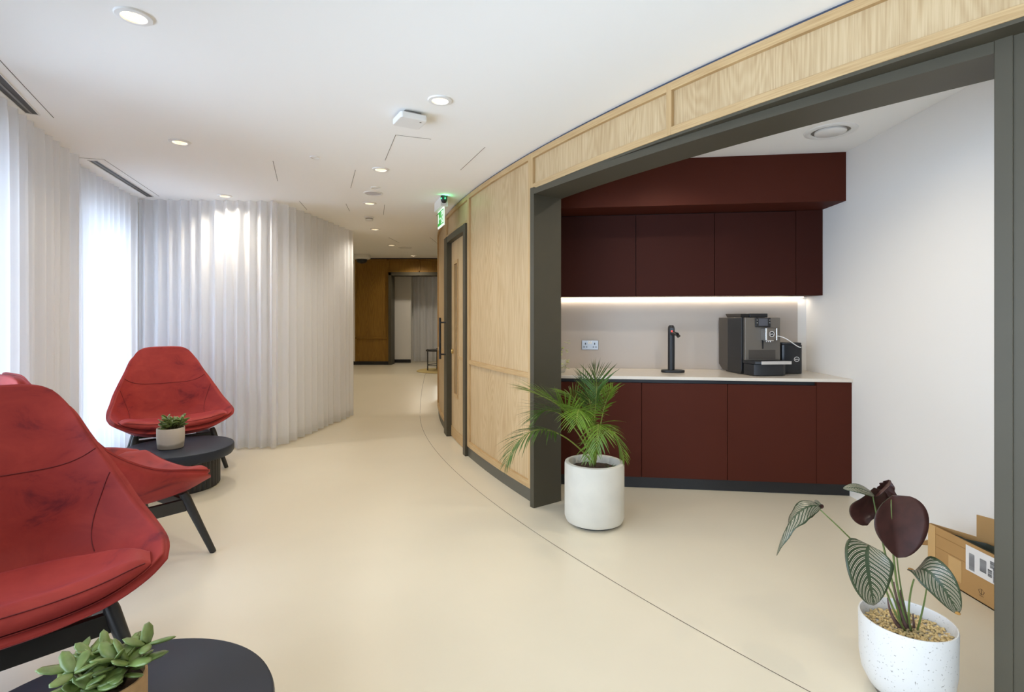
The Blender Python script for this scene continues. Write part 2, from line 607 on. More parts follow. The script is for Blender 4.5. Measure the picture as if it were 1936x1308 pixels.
# ceilings
mb = MB(); mb.arcbox(A_FAR, A_END, -0.03, 3.75, CEIL, CEIL + 0.12, 90); mb.box(-1.25, 1.3, 8.4, 11.95, CEIL + .001, CEIL + .12)
ceil = struct(mb.build('ceiling', M['ceil']), 'flat white corridor ceiling')
for k, (p, q) in enumerate([((748, 255), (728, 303)), ((748, 255), (815, 263)), ((672, 321), (663, 355)), ((516, 304), (525, 342)),
             ((917, 278), (871, 321)), ((566, 380), (580, 396)), ((654, 385), (661, 399)), ((727, 387), (725, 406)),
             ((735, 449), (755, 459)), ((813, 449), (827, 460)), ((832, 398), (825, 408)),
             ((0, 114), (101.5, 222.6)), ((196, 301), (301, 371)), ((140, 297.5), (196, 301))]):
    P = on_floor(*p, CEIL); Q = on_floor(*q, CEIL)
    d = (Q - P).normalized(); w = Vector((-d.y, d.x, 0)) * 0.0018
    mb = MB(); z = CEIL - 0.0015
    mb.prism([(P - w)[:2], (Q - w)[:2], (Q + w)[:2], (P + w)[:2]], z, CEIL + 0.001)
    mb.build('panel_joint', M['joint_c'], ceil)

# --- kitchen frame of reference
P0 = Vector((2.617, 4.10, 0))
KU = Vector((0.9917, -0.1285, 0))
KN = Vector((0.042, 1.0, 0))
def K(s, d, z): return P0 + KU * s + KN * d + Vector((0, 0, z))
def s_at(px, d):
    t = (px - X0) / F_PX
    # (P0x + s ux + d nx) = t (P0y + s uy + d ny)
    return (t * (P0.y + d * KN.y) - P0.x - d * KN.x) / (KU.x - t * KU.y)
KC = 2.68
BACK = 0.655

mb = MB()
kpts = [arc(a, -0.02)[:2] for a in [20 + i for i in range(25)]] + [(3.4, 1.5), tuple(K(0.25, BACK + .1, 0)[:2]), tuple(K(-2.9, BACK + .1, 0)[:2])]
mb.prism(kpts[::-1], KC, KC + 0.1)
struct(mb.build('ceiling.001', M['ceil']), 'white kitchenette ceiling')
mb = MB(); mb.box(-2.9, 0.12, BACK, BACK + 0.1, 0, KC + .05, K)
struct(mb.build('wall_back', M['wall']), 'white wall behind the kitchenette')
mb = MB(); mb.box(0.0, 0.12, -3.2, BACK, 0, KC + .05, K)
struct(mb.build('wall_right', M['wall']), 'plain white kitchenette side wall')
mb = MB(); mb.box(-2.62, -2.52, -.12, BACK, 0, KC + .05, K)
struct(mb.build('wall_left', M['wall']), 'white kitchenette wall behind the dark post')

# --- curved oak wall
aL = a_at(1003.5); aR = a_at(1915)
aD0 = a_at(843); aD1 = a_at(883)
ow = empty_struct('wall_oak', 'curved oak panelled wall')
th = 0.10
def oakseg(a0, a1, z0, z1, m='oak', o0=-th, o1=-0.022, name='panel', zf=None):
    return MB().arcbox(a0, a1, o0, o1, z0, z1, zf=zf).build(name, M[m], ow, smooth='auto')
def rail(a0, a1, z0, z1, o1=0.0, m='oak_rail_h'):
    return MB().arcbox(a0, a1, -0.024, o1, z0, z1).build('rail', M[m], ow, bevel=0.002)
def stile(a, w=0.045, z0=0.14, z1=2.605, o1=0.0, side=0):
    da = math.degrees(w / RW)
    a0 = a - da / 2 + side * da / 2
    return MB().arcbox(a0, a0 + da, -0.024, o1, z0, z1, 1).build('stile', M['oak_rail'], ow, bevel=0.002)
dw = math.degrees(0.001 / RW)
TOPR = (2.563, 2.606)
# beyond the door
oakseg(5, aD0, 0.1, 2.606, zf=True)
rail(5, aD0, *TOPR); rail(7.2, aD0, 0.10, 0.15); rail(5, aD0, 0.93, 0.965, -0.004)
stile(aD0, 0.06, side=-1); 
stile(5.1, 0.05, z0=.45, side=1); stile(8.9, .05)
# above the door and the panel right of the door
oakseg(aD0, aD1, 2.33, 2.606); rail(aD0, aD1, *TOPR); rail(aD0, aD1, 2.33, 2.365)
oakseg(aD1, aL, 0.1, 2.606)
rail(aD1, aL, *TOPR); rail(aD1, aL, 0.10, 0.155); rail(aD1, aL, 0.925, 0.965, -0.002)
stile(aD1, 0.06, side=1); stile(aL, 0.045, side=-1); stile(aD0, 0.04, 2.33, side=1)
# header above the kitchenette opening
oakseg(aL, 50, 2.33, 2.606); rail(aL, 50, *TOPR); rail(aL, 50, 2.33, 2.372)
stile(a_at(1264), 0.035, 2.33); stile(aL, 0.03, 2.33, side=1)
stile(43, 0.035, 2.33)
# solid dark pier right of the opening, wall behind the camera
MB().arcbox(a_at(1909, -.1), A_END, -.2, -0.098, 0, 2.33).build('pier', M['frame'], ow, smooth='auto')
MB().arcbox(50, A_END, -th, -0.02, 2.33, 2.606).build('panel', M['oak'], ow, smooth='auto')
# shadow gap at the ceiling
MB().arcbox(5, A_END, -th, -0.012, 2.606, CEIL + .01).build('shadow_gap', M['gap'], ow)
# skirtings
sk = struct(MB().arcbox(aD1, aL, -th, -0.012, 0, 0.10).build('baseboard_oak', M['skirt'], smooth='auto'), 'dark skirting under the oak panel')
sk = struct(MB().arcbox(7.2, aD0, -th, -0.012, 0, 0.10, 12).build('baseboard_oak.001', M['skirt'], smooth='auto'))

# --- kitchenette opening: dark frame
tr = empty_struct('trim_1', 'dark olive-grey frame of the kitchenette opening')
JL = Vector((0.157, 3.825, 0)); JR = Vector((1.64, 1.80, 0))
ch = (JR - JL).normalized(); nn = Vector((-ch.y, ch.x, 0))   # points into the kitchenette
def jamb(P, t0, t1, d0, d1):
    def fn(x, y, z): return P + ch * x + nn * y + Vector((0, 0, z))
    return MB().box(t0, t1, d0, d1, 0, 2.325, fn).build('jamb', M['frame'], tr, bevel=0.003)
jamb(JL, -0.045, 0.0, 0, 0.265)
jamb(JR, 0.0, 0.048, 0, 0.265)
# head: follows the curve in front, same depth as the jambs
mb = MB()
aj0 = math.degrees(math.asin((CY - JL.y) / ((JL - Vector((CX, CY, 0))).length)))
aj1 = math.degrees(math.asin((CY - JR.y) / ((JR - Vector((CX, CY, 0))).length)))
oj0 = (JL - Vector((CX, CY, 0))).length - RW; oj1 = (JR - Vector((CX, CY, 0))).length - RW
rws = []
for i in range(25):
    t = i / 24
    a = aj0 + (aj1 - aj0) * t; of = oj0 + (oj1 - oj0) * t
    f = arc(a, of); b = f + nn * (0.265 - 0.12 * t * (1 - t))
    rws.append([Vector((f.x, f.y, 2.274)), Vector((f.x, f.y, 2.315)), Vector((b.x, b.y, 2.33)), Vector((b.x, b.y, 2.274))])
mb.grid(rws, closed=True); mb.f += [(0, 1, 2, 3), (96, 97, 98, 99)]
mb.build('head', M['frame'], tr, smooth='auto')
MB().arcbox(aL - .1, aR + .3, -0.2, -0.004, 2.316, 2.3305).build('head_soffit', M['frame'], tr, smooth='auto')
MB().arcbox(aR + .3, 50, -0.2, -0.004, 2.316, 2.3305).build('soffit_strip', M['frame'], ow, smooth='auto')
# infill above the head behind the header
MB().arcbox(aL, aR, -th - .01, -th + .0, 2.30, KC + .05).build('lining', M['wall'], tr)

# --- the double height door in the oak wall
d1 = empty_struct('door_1', 'oak door with narrow glazed slot and black pull handle')
def dseg(p0, p1, o0, o1, z0, z1, name, m, bev=0.002):
    return MB().arcbox(a_at(p0), a_at(p1), o0, o1, z0, z1, 3).build(name, M[m], d1, bevel=bev)
dseg(842.5, 847.5, -0.1, 0.02, 0, 2.33, 'frame', 'frame')
dseg(878.5, 883, -0.1, 0.02, 0, 2.33, 'frame', 'frame')
dseg(847, 879, -0.1, 0.015, 2.26, 2.33, 'frame', 'frame')
# leaf with a slot: four pieces round the slot merged in one mesh
la0, la1 = a_at(847.5), a_at(878.5); s0, s1 = a_at(853.5), a_at(859)
mb = MB()
for (a0, a1, z0, z1) in ((la0, s0, .01, 2.255), (s1, la1, .01, 2.255), (s0, s1, .01, .52), (s0, s1, 2.0, 2.255)):
    mb.arcbox(a0, a1, -0.085, -0.04, z0, z1, 2)
leaf = mb.build('leaf', M['oak'], d1)
MB().arcbox(s0, s1, -0.068, -0.062, .5, 2.02, 1).build('glass', mat('dark_glass', lin(120, 96, 62), 0.1), d1)
mb = MB()
for (a0, a1, z0, z1) in ((s0 - .09, s0, .49, 2.03), (s1, s1 + .09, .49, 2.03), (s0, s1, .49, .53), (s0, s1, 1.99, 2.03)):
    mb.arcbox(a0, a1, -0.045, -0.03, z0, z1, 1)
mb.build('slot_bead', M['oak_rail'], d1)
mb = MB(); mb.arcbox(la0, la1, -0.045, -0.034, .01, .13, 2); mb.build('kick_rail', M['oak_rail_h'], d1, bevel=.002)
MB().arcbox(s1 + .1, la1, -0.045, -0.034, .93, .965, 2).build('rail', M['oak_rail_h'], d1, bevel=.002)
hp = arc(a_at(845.5), 0.085)
h = MB(); h.tube([(hp.x, hp.y, 0.90), (hp.x, hp.y, 1.385)], 0.013, 12)
for z in (0.955, 1.33):
    q = arc(a_at(845.5) + .12, -0.05, z); h.tube([Vector((hp.x, hp.y, z)), q], 0.009, 10)
h.build('pull_handle', M['blackm'], d1, smooth='auto')
q = arc(a_at(850.5), -0.03, 1.0)
MB().ellipsoid(q, Vector((.018, 0, 0)), Vector((0, .018, 0)), Vector((0, 0, .03))).build('lock', M['brass'], d1, smooth=True)

# --- outer wall with windows behind the curtains; unseen bare ones added for fill daylight
WO = 3.42
wins = [(15.8, 20.0), (24.6, 32.0), (33.4, 41.0), (43.0, 50.5), (52.0, 59.5)]
wl = empty_struct('wall_window', 'white outer wall with tall windows behind the curtains')
prev = 12.0
def wseg(a0, a1, z0, z1): MB().arcbox(a0, a1, WO, WO + 0.3, z0, z1).build('pier', M['wall'], wl, smooth='auto')
for (a0, a1) in wins:
    wseg(prev, a0, 0, CEIL); wseg(a0, a1, 2.36, CEIL); wseg(a0, a1, 0, 0.06); prev = a1
wseg(prev, A_END, 0, CEIL)
for i, (a0, a1) in enumerate(wins):
    w = empty_struct('window_%d' % (i + 1), 'tall window glowing with daylight behind the sheer curtain' if i < 2 else None)
    mb = MB()
    for (b0, b1, z0, z1) in ((a0, a0 + .2, .06, 2.36), (a1 - .2, a1, .06, 2.36), (a0, a1, .06, .12), (a0, a1, 2.30, 2.36)):
        mb.arcbox(b0, b1, WO + .1, WO + .17, z0, z1)
    mb.build('window_frame', M['frame'], w)
    MB().arcbox(a0 + .1, a1 - .1, WO + .13, WO + .14, .1, 2.32).build('pane', M['glass'], w)
    # portal that steers sky light through this window
    la = bpy.data.lights.new('sky_portal', 'AREA'); la.shape = 'RECTANGLE'
    am = (a0 + a1) / 2
    la.size = (arc(a1, WO) - arc(a0, WO)).length * 1.02; la.size_y = 2.3
    la.cycles.is_portal = True
    lo = bpy.data.objects.new('sky_portal', la); COL.objects.link(lo); lo.parent = w
    p = arc(am, WO + .22, 1.21); lo.location = p
    inn = (Vector((CX, CY, 0)) - arc(am, 0, 0)).normalized()
    lo.rotation_euler = Vector((inn.x, inn.y, 0)).to_track_quat('-Z', 'Z').to_euler()
# end wall behind the camera
e0 = arc(A_END - .1, -0.1); e1 = arc(A_END - .1, 3.8)
def between(p, q, t, z0, z1, name, m, parent=None, bev=0):
    d = (q - p); L = d.length; d.normalize(); n = Vector((-d.y, d.x, 0))
    return MB().box(0, L, 0, t, z0, z1, lambda x, y, z: Vector((p.x, p.y, 0)) + d * x + n * y + Vector((0, 0, z))).build(name, M[m] if isinstance(m, str) else m, parent, bevel=bev)
struct(between(e0, e1, -.1, 0, CEIL, 'wall_behind', 'wall'))
# walls behind curtains C and D
V = Vector
pA = V((-4.6, 5.62, 0)); pB = V((-2.74, 5.80, 0)); pC = V((-2.50, 7.62, 0)); pD = V((-4.6, 7.9, 0)); pE = V((-4.6, 10.9, 0))
struct(between(pA, pB, .1, 0, CEIL, 'wall_niche', 'wall'), 'white wall behind the curtain')
struct(between(pB, pC, .1, 0, CEIL, 'wall_corridor', 'wall'), 'white wall behind the corridor curtain')
struct(between(pC, pD, .1, 0, CEIL, 'wall_recess', 'wall'))
struct(between(pD, pE, -.1, 0, CEIL, 'wall_recess.001', 'wall'))
# concealed door behind curtain D
d2 = empty_struct('door_2', 'flush white door faintly seen behind the corridor curtain')
dd = (pC - pB).normalized(); dn = V((dd.y, -dd.x, 0))
def DF(x, y, z): return pB + dd * x + dn * y + V((0, 0, z))
MB().box(.18, 1.08, 0.002, .035, 0.01, 2.1, DF).build('leaf', M['white'], d2, bevel=.003)
mb = MB(); mb.tube([DF(.25, .035, 1.03), DF(.25, .09, 1.03), DF(.38, .095, 1.03)], .011, 8)
mb.build('lever_handle', M['steel'], d2, smooth='auto')

# --- far wall
YF = 10.85
FZ = 0.43
fw = empty_struct('wall_far', 'dark-lit oak panelled wall at the far end')
def fbox(px0, px1, y0, y1, z0, z1, name, m, parent, bev=0.002):
    return MB().box((px0 - X0) / F_PX * YF, (px1 - X0) / F_PX * YF, YF + y0, YF + y1, z0, z1).build(name, M[m], parent, bevel=bev)
fbox(540, 671, 0, .1, FZ, CEIL, 'side_panel', 'wall', fw)
fbox(671, 735, 0.02, .1, FZ + .06, 2.6, 'panel', 'oak_far', fw)
fbox(735, 850, 0.02, .1, 2.33, 2.6, 'panel', 'oak_far', fw)
fbox(671, 674, 0, .03, FZ + .06, 2.6, 'stile', 'oak_far', fw)
fbox(731, 735, 0, .03, FZ + .06, 2.6, 'stile', 'oak_far', fw)
fbox(791.5, 794, 0, .03, 2.33, 2.6, 'stile', 'oak_far', fw)
fbox(671, 850, 0, .03, 2.57, 2.6, 'rail', 'oak_far', fw)
fbox(671, 731, 0, .03, .965, .995, 'rail', 'oak_far', fw)
fbox(735, 850, 0, .03, 2.33, 2.36, 'rail', 'oak_far', fw)
fbox(671, 850, 0.01, .1, 2.6, CEIL + .01, 'shadow_gap', 'gap', fw)
struct(fbox(668, 735, -.012, .03, FZ, FZ + .07, 'baseboard_far', 'black', None))
tf = empty_struct('trim_2', 'dark frame of the far doorway')
fbox(735, 740, -.04, .3, FZ, 2.33, 'jamb', 'frame', tf)
fbox(850, 856, -.04, .3, FZ, 2.33, 'jamb', 'frame', tf)
fbox(735, 856, -.04, .3, 2.26, 2.33, 'head', 'frame', tf)
struct(MB().box(-2.9, -2.18, YF + .55, YF + .65, FZ, 2.7).build('wall_room', M['wall']), 'white wall seen through the far doorway')
struct(MB().box(-2.9, -2.18, YF + .53, YF + .55, FZ, FZ + .07).build('baseboard_room', M['black']))
struct(MB().box(-3.4, 1.6, YF + .95, YF + 1.05, FZ, 2.7).build('wall_room.001', M['wall']), 'white end wall behind the far curtain')
struct(MB().box(-2.95, -2.85, YF + .1, YF + 1, FZ, 2.7).build('wall_room.002', M['wall']))
struct(MB().box(0.2, 0.3, YF + .1, YF + 1, FZ, 2.7).build('wall_room.003', M['wall']))
struct(MB().box(-1.2, 1.3, YF - .0, YF + .1, FZ, 2.7).build('wall_room.004', M['wall']))
q = arc(5, -.1)
struct(MB().box(q.x, 1.3, q.y - .1, q.y, 0, 2.7).build('wall_return', M['wall']))
struct(MB().box(1.2, 1.3, q.y, YF, 0.2, 2.7).build('wall_return.001', M['wall']))

# ================================================================== curtains
def curtain(path, z0, z1, label, period=0.14, amp=0.04, seed=1, name='sheer_curtain', zfun=None, nfold=None):
    rnd = random.Random(seed)
    segs = []
    L = 0
    for i in range(len(path) - 1):
        segs.append((L, path[i], path[i + 1])); L += (path[i + 1] - path[i]).length
    nf = max(3, round(L / period))
    ph = [rnd.uniform(.75, 1.25) for _ in range(nf + 2)]
    acc = [0]
    for p in ph[:nf]: acc.append(acc[-1] + p)
    acc = [a / acc[-1] * L for a in acc]
    N = nf * 14
    def P(s):
        for (l0, a, b) in reversed(segs):
            if s >= l0 - 1e-9:
                d = (b - a); ll = d.length; d = d / ll
                return a + d * min(s - l0, ll), V((-d.y, d.x, 0))
    drift = [rnd.uniform(-1, 1) for _ in range(nf + 2)]
    dep = [rnd.uniform(.65, 1.2) for _ in range(nf + 2)]
    rows = []
    NZ = 16
    for j in range(NZ + 1):
        t = j / NZ
        z = z0 + (z1 - z0) * t if j != 1 else z0 + .085
        low = (1 - t)
        row = []
        for i in range(N + 1):
            s = L * i / N
            k = 0
            while k < nf - 1 and acc[k + 1] <= s: k += 1
            f = (s - acc[k]) / (acc[k + 1] - acc[k])
            w0 = sin(2 * pi * f) + 0.28 * sin(4 * pi * f + .6)
            w = w0 * amp * (dep[k] * low ** .5 + .9 * (1 - low ** .5))
            w += 0.005 * low * sin(s * 9 + seed + z * 1.3)
            sl = 0.007 * low * (drift[k] * (1 - f) + drift[k + 1] * f) * sin(z * 2.2 + k)
            if t > .93: w *= 1.0 - 0.1 * (t - .93) / .07
            p, n = P(min(max(s + sl, 0), L))
            q = p + n * w
            row.append(V((q.x, q.y, z)))
        rows.append(row)
    o = MB().grid(rows[1:]).build(name, M['sheer'], smooth=True)
    # deep hem at the foot of the cloth
    hm = MB().grid([[p for p in rows[0]], [p for p in rows[1]]]).build('hem', M['hem'], o, smooth=True)
    tag(o, label, 'curtain', 'sheer curtains along the window side')
    return o

cA = [arc(a, 3.15) for a in [27 - i * .75 for i in range(9)]]
cA = [p for p in cA if p.y < 3.95] + [V((-3.33, 4.03, 0))]
curtain(cA, 0.012, CEIL - .004, 'sheer curtain at the left frame edge, behind the two nearest crimson chairs', .14, .038, 3)
cB = [V((-3.49, 4.02, 0))] + [arc(a, 3.215) for a in (20.0, 19.0, 18.0, 17.0, 16.2)] + [V((-3.84, 5.40, 0))]
curtain(cB, 0.012, CEIL - .004, 'brightly backlit sheer curtain under the second ceiling slot, left of the far chair', .13, .034, 5)
curtain([V((-3.885, 5.505, 0)), V((-2.50, 5.60, 0))], 0.012, CEIL - .004, 'white sheer curtain facing the camera, behind the far crimson chair', .115, .036, 8)
curtain([V((-2.50, 5.66, 0)), V((-2.29, 7.49, 0))], 0.012, CEIL - .004, 'creamier sheer curtain running down the corridor beside the far doorway', .15, .05, 11)
fc = curtain([V((-2.16, YF + .72, 0)), V((0.2, YF + .72, 0))], FZ + .012, 2.62, 'grey-white curtain seen through the doorway at the far end', .16, .04, 4)
del fc['group']

# ceiling slot diffusers
def slot(pts, label):
    t = thing('slot_diffuser', label, 'air diffuser', group='linear slots in the ceiling')
    P = [on_floor(*p, CEIL) for p in pts]           # inner near, outer near, outer far, inner far
    mb = MB(); mb.prism([p[:2] for p in P], CEIL - .0025, CEIL - .0005); mb.build('opening', M['blackp'], t)
    mb = MB()
    def edge(a, b, w):
        d = (b - a).normalized(); n = V((-d.y, d.x, 0)) * w
        mb.prism([(a - n)[:2], (b - n)[:2], (b + n)[:2], (a + n)[:2]], CEIL - .006, CEIL - .0008)
    for i in range(4): edge(P[i], P[(i + 1) % 4], .003)
    mb.build('frame', M['white'], t)
    mid0 = P[0].lerp(P[1], .55); mid1 = P[3].lerp(P[2], .55)
    d = (mid1 - mid0).normalized(); n = V((-d.y, d.x, 0)) * .006
    MB().prism([(mid0 - n)[:2], (mid1 - n)[:2], (mid1 + n)[:2], (mid0 + n)[:2]], CEIL - .005, CEIL - .0026).build('blade', M['steel'], t)
slot([(184, 303), (166, 302), (277, 371), (290.5, 371.5)], 'dark linear slot in the ceiling above the backlit curtain')
slot([(-60, 75), (-75, 105), (48, 212.5), (75, 216.5)], 'dark linear slot in the ceiling cut by the left frame edge')

# ================================================================== ceiling fittings
def downlight(px, py, label, z=CEIL, pos=None, power=26, r=.07):
    P = pos or on_floor(px, py, z)
    t = thing('downlight', label, 'ceiling light', (P.x, P.y, z), group='round recessed downlights')
    MB().lathe([(r * .64, -.001), (r * .68, -.009), (r * .95, -.007), (r, -.001), (r, .0)], 36).build('trim_ring', M['white'], t, smooth='auto')
    MB().lathe([(.0005, -.0015), (r * .66, -.0015)], 36).build('lens', M['warm_disc'], t)
    g = MB()
    k = 5
    for i in range(-k, k + 1):
        x = i * r * .11; hh = sqrt(max(0, (r * .55) ** 2 - x * x))
        if hh > .004:
            g.box(x - .0006, x + .0006, -hh, hh, -.004, -.002); g.box(-hh, hh, x - .0006, x + .0006, -.004, -.002)
    g.build('grille', M['grille'], t)
    la = bpy.data.lights.new('lamp', 'SPOT')
    la.energy = power * LAMP; la.color = (1, .89, .72); la.spot_size = R(150); la.spot_blend = .9; la.shadow_soft_size = .022
    lo = bpy.data.objects.new('lamp', la); COL.objects.link(lo); lo.parent = t; lo.location = (0, 0, -.03)
    return t

DL = [(253, 30, 'largest downlight, top left of the white ceiling', 16), (832, 189, 'downlight beside the square white ceiling box', 26),
      (340, 268, 'downlight above the far armchair, between the slots', 24), (425, 370, 'downlight right above the curtain it washes', 46),
      (720, 320, 'first downlight beyond the square ceiling box', 32), (699, 384, 'downlight just beyond the round ceiling speaker', 32),
      (709, 433, 'downlight just beyond the smoke detector', 36), (740, 463, 'second last downlight before the far oak wall', 34),
      (781, 483, 'farthest downlight, close to the far doorway', 30)]
for (x, y, l, p) in DL: downlight(x, y, l, power=p)
# lamps of the same kind that the frame does not reach: over the kitchenette and behind the camera
for (x, y, z, p, l) in [(1.55, 2.95, KC, 40, 'downlight in the kitchenette ceiling hidden above the frame'),
                        (1.15, 3.75, KC, 30, 'downlight in the kitchenette ceiling above the palm'),
                        (.30, 1.72, CEIL, 8, 'downlight just above the top of the photo, over the floor joint'),
                        (-.75, .6, CEIL, 20, 'downlight overhead of the camera'), (1.6, .35, CEIL, 34, 'downlight behind the camera by the dark pier'),
                        (.34, -.57, CEIL, 24, 'downlight behind the camera by the windows'),
                        (-1.0, YF + .45, 2.66, 36, 'downlight in the far room')]:
    o = downlight(0, 0, l, z=z, pos=V((x, y, z)), power=p)

def disc(name, px, py, r, label, cat, m='white', inner=None, z=CEIL):
    P = on_floor(px, py, z)
    t = thing(name, label, cat, (P.x, P.y, z))
    MB().lathe([(r * .82, -.001), (r * .84, -.007), (r * .97, -.006), (r, 0)], 36).build('rim', M['white'], t, smooth='auto')
    MB().lathe([(.0005, -.004), (r * .5, -.004), (r * .83, -.0025)], 36).build('cover', M[inner or m], t, smooth='auto')
    return t
disc('ceiling_speaker', 706, 365, .095, 'round grey-faced ceiling speaker between two downlights', 'speaker', inner='speaker')
disc('sensor', 710, 354.5, .045, 'small round sensor next to the ceiling speaker', 'sensor')
disc('sprinkler_cover', 595.5, 297, .038, 'small round white cover alone on the ceiling left of centre', 'sprinkler cover')
disc('sprinkler_cover', 766, 468, .12, 'round flat cover on the far ceiling behind the last downlights', 'sprinkler cover')
# smoke detector
P = on_floor(698, 410, CEIL)
t = thing('smoke_detector', 'white domed smoke detector on the corridor ceiling', 'smoke detector', (P.x, P.y, CEIL))
MB().lathe([(.056, 0), (.058, -.018), (.05, -.02)], 30, cap1=True).build('base', M['white'], t, smooth='auto')
MB().lathe([(.04, -.024), (.048, -.034), (.044, -.048), (.02, -.055), (.0005, -.056)], 30).build('dome', M['white'], t, smooth='auto')
MB().lathe([(.042, -.019), (.042, -.026)], 30).build('vent_ring', M['blackm'], t)
# square wifi box
P = V((-.625, 3.235, 0))
t = thing('access_point', 'square white box fixed to the ceiling on a bracket', 'access point', (P.x, P.y, CEIL), R(30))
MB().prism([(-.075, -.085), (.075, -.085), (.085, -.07), (.085, .07), (.075, .085), (-.075, .085), (-.085, .07), (-.085, -.07)], -.055, -.018).build('housing', M['white'], t, bevel=.006)
MB().box(-.05, .05, -.06, .06, -.018, 0).build('bracket', M['steel'], t)
MB().box(.045, .055, -.055, -.045, -.0565, -.055).build('status_light', M['steel'], t)
# round diffuser in the kitchenette ceiling
P = on_floor(1570, 247.5, KC)
t = thing('air_valve', 'round white air valve in the kitchenette ceiling', 'air valve', (P.x, P.y, KC))
r = .165
MB().lathe([(r * .72, .0), (r * .74, -.008), (r * .86, -.014), (r * .99, -.006), (r, 0)], 44).build('ring', M['white'], t, smooth='auto')
MB().lathe([(.0005, -.018), (r * .55, -.018), (r * .60, -.012), (r * .60, -.002)], 44).build('disc', M['white'], t, smooth='auto')
MB().lathe([(r * .58, -.001), (r * .74, -.001)], 44).build('gap_ring', M['joint_c'], t)
# camera dome at the far end
P = at(684, 489, 10.3)
t = thing('security_camera', 'white dome camera under the far ceiling beside the oak wall', 'camera', (P.x, P.y, CEIL))
MB().lathe([(.16, 0), (.17, -.05), (.16, -.08), (.12, -.09)], 28, cap1=True).build('housing', M['white'], t, smooth='auto')
MB().lathe([(.11, -.09), (.09, -.14), (.05, -.165), (.0005, -.172)], 28).build('dome', M['blackp'], t, smooth='auto')
# exit sign
ax = V((-.745, 5.56, 0))
tdir = (arc(19.5, .1) - arc(18.5, .1)).normalized()
sd = atan2(tdir.y, tdir.x)
t = thing('exit_sign', 'hanging green and white running-man exit sign above the oak door', 'sign', (ax.x, ax.y, CEIL), sd)
MB().prism([(-.17, -.04), (.17, -.04), (.17, .04), (-.17, .04)], -.10, 0).build('housing', M['white'], t, bevel=.008)
MB().box(-.16, .16, -.005, .005, -.285, -.10).build('panel', M['swhite'], t, bevel=.002)
g = MB()
for yy, sg in ((-.0062, 1), (.0062, -1)):
    g.box(-.148, .02, yy - .0008, yy + .0008, -.262, -.115)
    for (x0, x1, z0, z1) in ((.02, .148, -.125, -.115), (.02, .148, -.262, -.252), (.138, .148, -.262, -.115), (.055, .09, -.245, -.24)):
        g.box(x0, x1, yy - .0008, yy + .0008, z0, z1)
g.build('green_field', M['sgreen'], t)
w = MB()
for yy in (-.0075, .0075):
    def flat(pts):
        w.add([(x, yy, z) for x, z in pts], [tuple(range(len(pts)))])
    flat([(-.125, -.235), (-.085, -.235), (-.085, -.135), (-.125, -.135)])              # doorway
    flat([(-.05, -.195), (-.02, -.175), (-.02, -.183), (0.005, -.183), (.005, -.201), (-.02, -.201), (-.02, -.214)])  # arrow
w.build('pictogram', M['swhite'], t)
w = MB()
for yy in (-.0078, .0078):
    for (c, rr) in (((.075, -.150), .012),):
        w.add([(c[0] + rr * cos(k * pi / 6), yy, c[1] + rr * sin(k * pi / 6)) for k in range(12)], [tuple(range(12))])
    for pts in ([(.06, -.168), (.088, -.165), (.092, -.205), (.068, -.205)], [(.068, -.2), (.085, -.2), (.055, -.245), (.042, -.238)],
                [(.078, -.2), (.092, -.2), (.118, -.222), (.11, -.232)], [(.06, -.168), (.066, -.176), (.036, -.196), (.032, -.188)],
                [(.086, -.166), (.09, -.176), (.122, -.186), (.122, -.176)]):
        w.add([(x, yy, z) for x, z in pts], [(0, 1, 2, 3)])
w.build('running_figure', M['sgreen'], t)
MB().lathe([(.0005, -.075), (.018, -.07), (.03, -.05), (.034, -.02), (.034, 0)], 20, c=(.195, -.01, -.0)).build('sensor_dome', M['blackp'], t, smooth=True)
MB().ellipsoid((.21, -.038, -.03), V((.006, 0, 0)), V((0, .006, 0)), V((0, 0, .006))).build('status_light', M['gled'], t, smooth=True)
la = bpy.data.lights.new('green_glow', 'POINT'); la.energy = 0.35; la.color = (.1, 1, .35); la.shadow_soft_size = .01
lo = bpy.data.objects.new('green_glow', la); COL.objects.link(lo); lo.parent = t; lo.location = (.235, -.0, -.03)

# ================================================================== kitchenette
sF = {p: s_at(p, -.03) for p in (1213, 1376, 1544)}
sw = {p: s_at(p, .378) for p in (1059, 1202, 1351, 1505)}
LEFT = -2.50
pl = MB().box(LEFT, -.0, 0.0, .05, 0, .09, K)
struct(pl.build('baseboard_kitchen', M['black']), 'black plinth under the maroon base units')
def base(s0, s1, label, door=True):
    t = thing('base_cabinet', label, 'cabinet', K((s0 + s1) / 2, .3, 0)[:] , group='maroon base cabinets')
    o = K((s0 + s1) / 2, .3, 0)
    T = lambda s, d, z: K(s, d, z) - o
    g = .0022
    MB().box(s0, s1, 0.0, BACK - .005, .09, .853, T).build('carcass', M['black'], t)
    MB().box(s0 + g, s1 - g, -.03, -.002, .093, .853, T).build('door', M['maroon'], t, bevel=.0012)
    MB().box(s0, s1, .0, .03, .853, .881, T).build('grip_channel', M['blackm'], t)
    return t
base(sF[1376] - .002 + .0, sF[1544], 'maroon base unit under the coffee machine, nearest the white wall')
base(sF[1213], sF[1376] - .002, 'maroon base unit below the black water tap')
base(sF[1213] - .70, sF[1213], 'maroon base unit behind the potted palm')
base(LEFT, sF[1213] - .70, 'maroon base unit at the left end, hidden by the dark post')
o = K(-.15, 0, 0)
fp = MB().box(sF[1544] + .001, -.001, -.03, BACK - .01, .093, .881, lambda s, d, z: K(s, d, z) - o).build('filler_panel', M['maroon'], bevel=.0012)
fp.location = o; tag(fp, 'narrow maroon end panel of the base units against the white wall', 'panel')
mb = MB().box(LEFT, 0.0, -.045, BACK - .001, .883, .908, lambda s, d, z: K(s, d, z) - o)
wt = mb.build('worktop', M['worktop'], bevel=.002); wt.location = o
tag(wt, 'pale stone worktop carrying the coffee machine and tap', 'worktop')
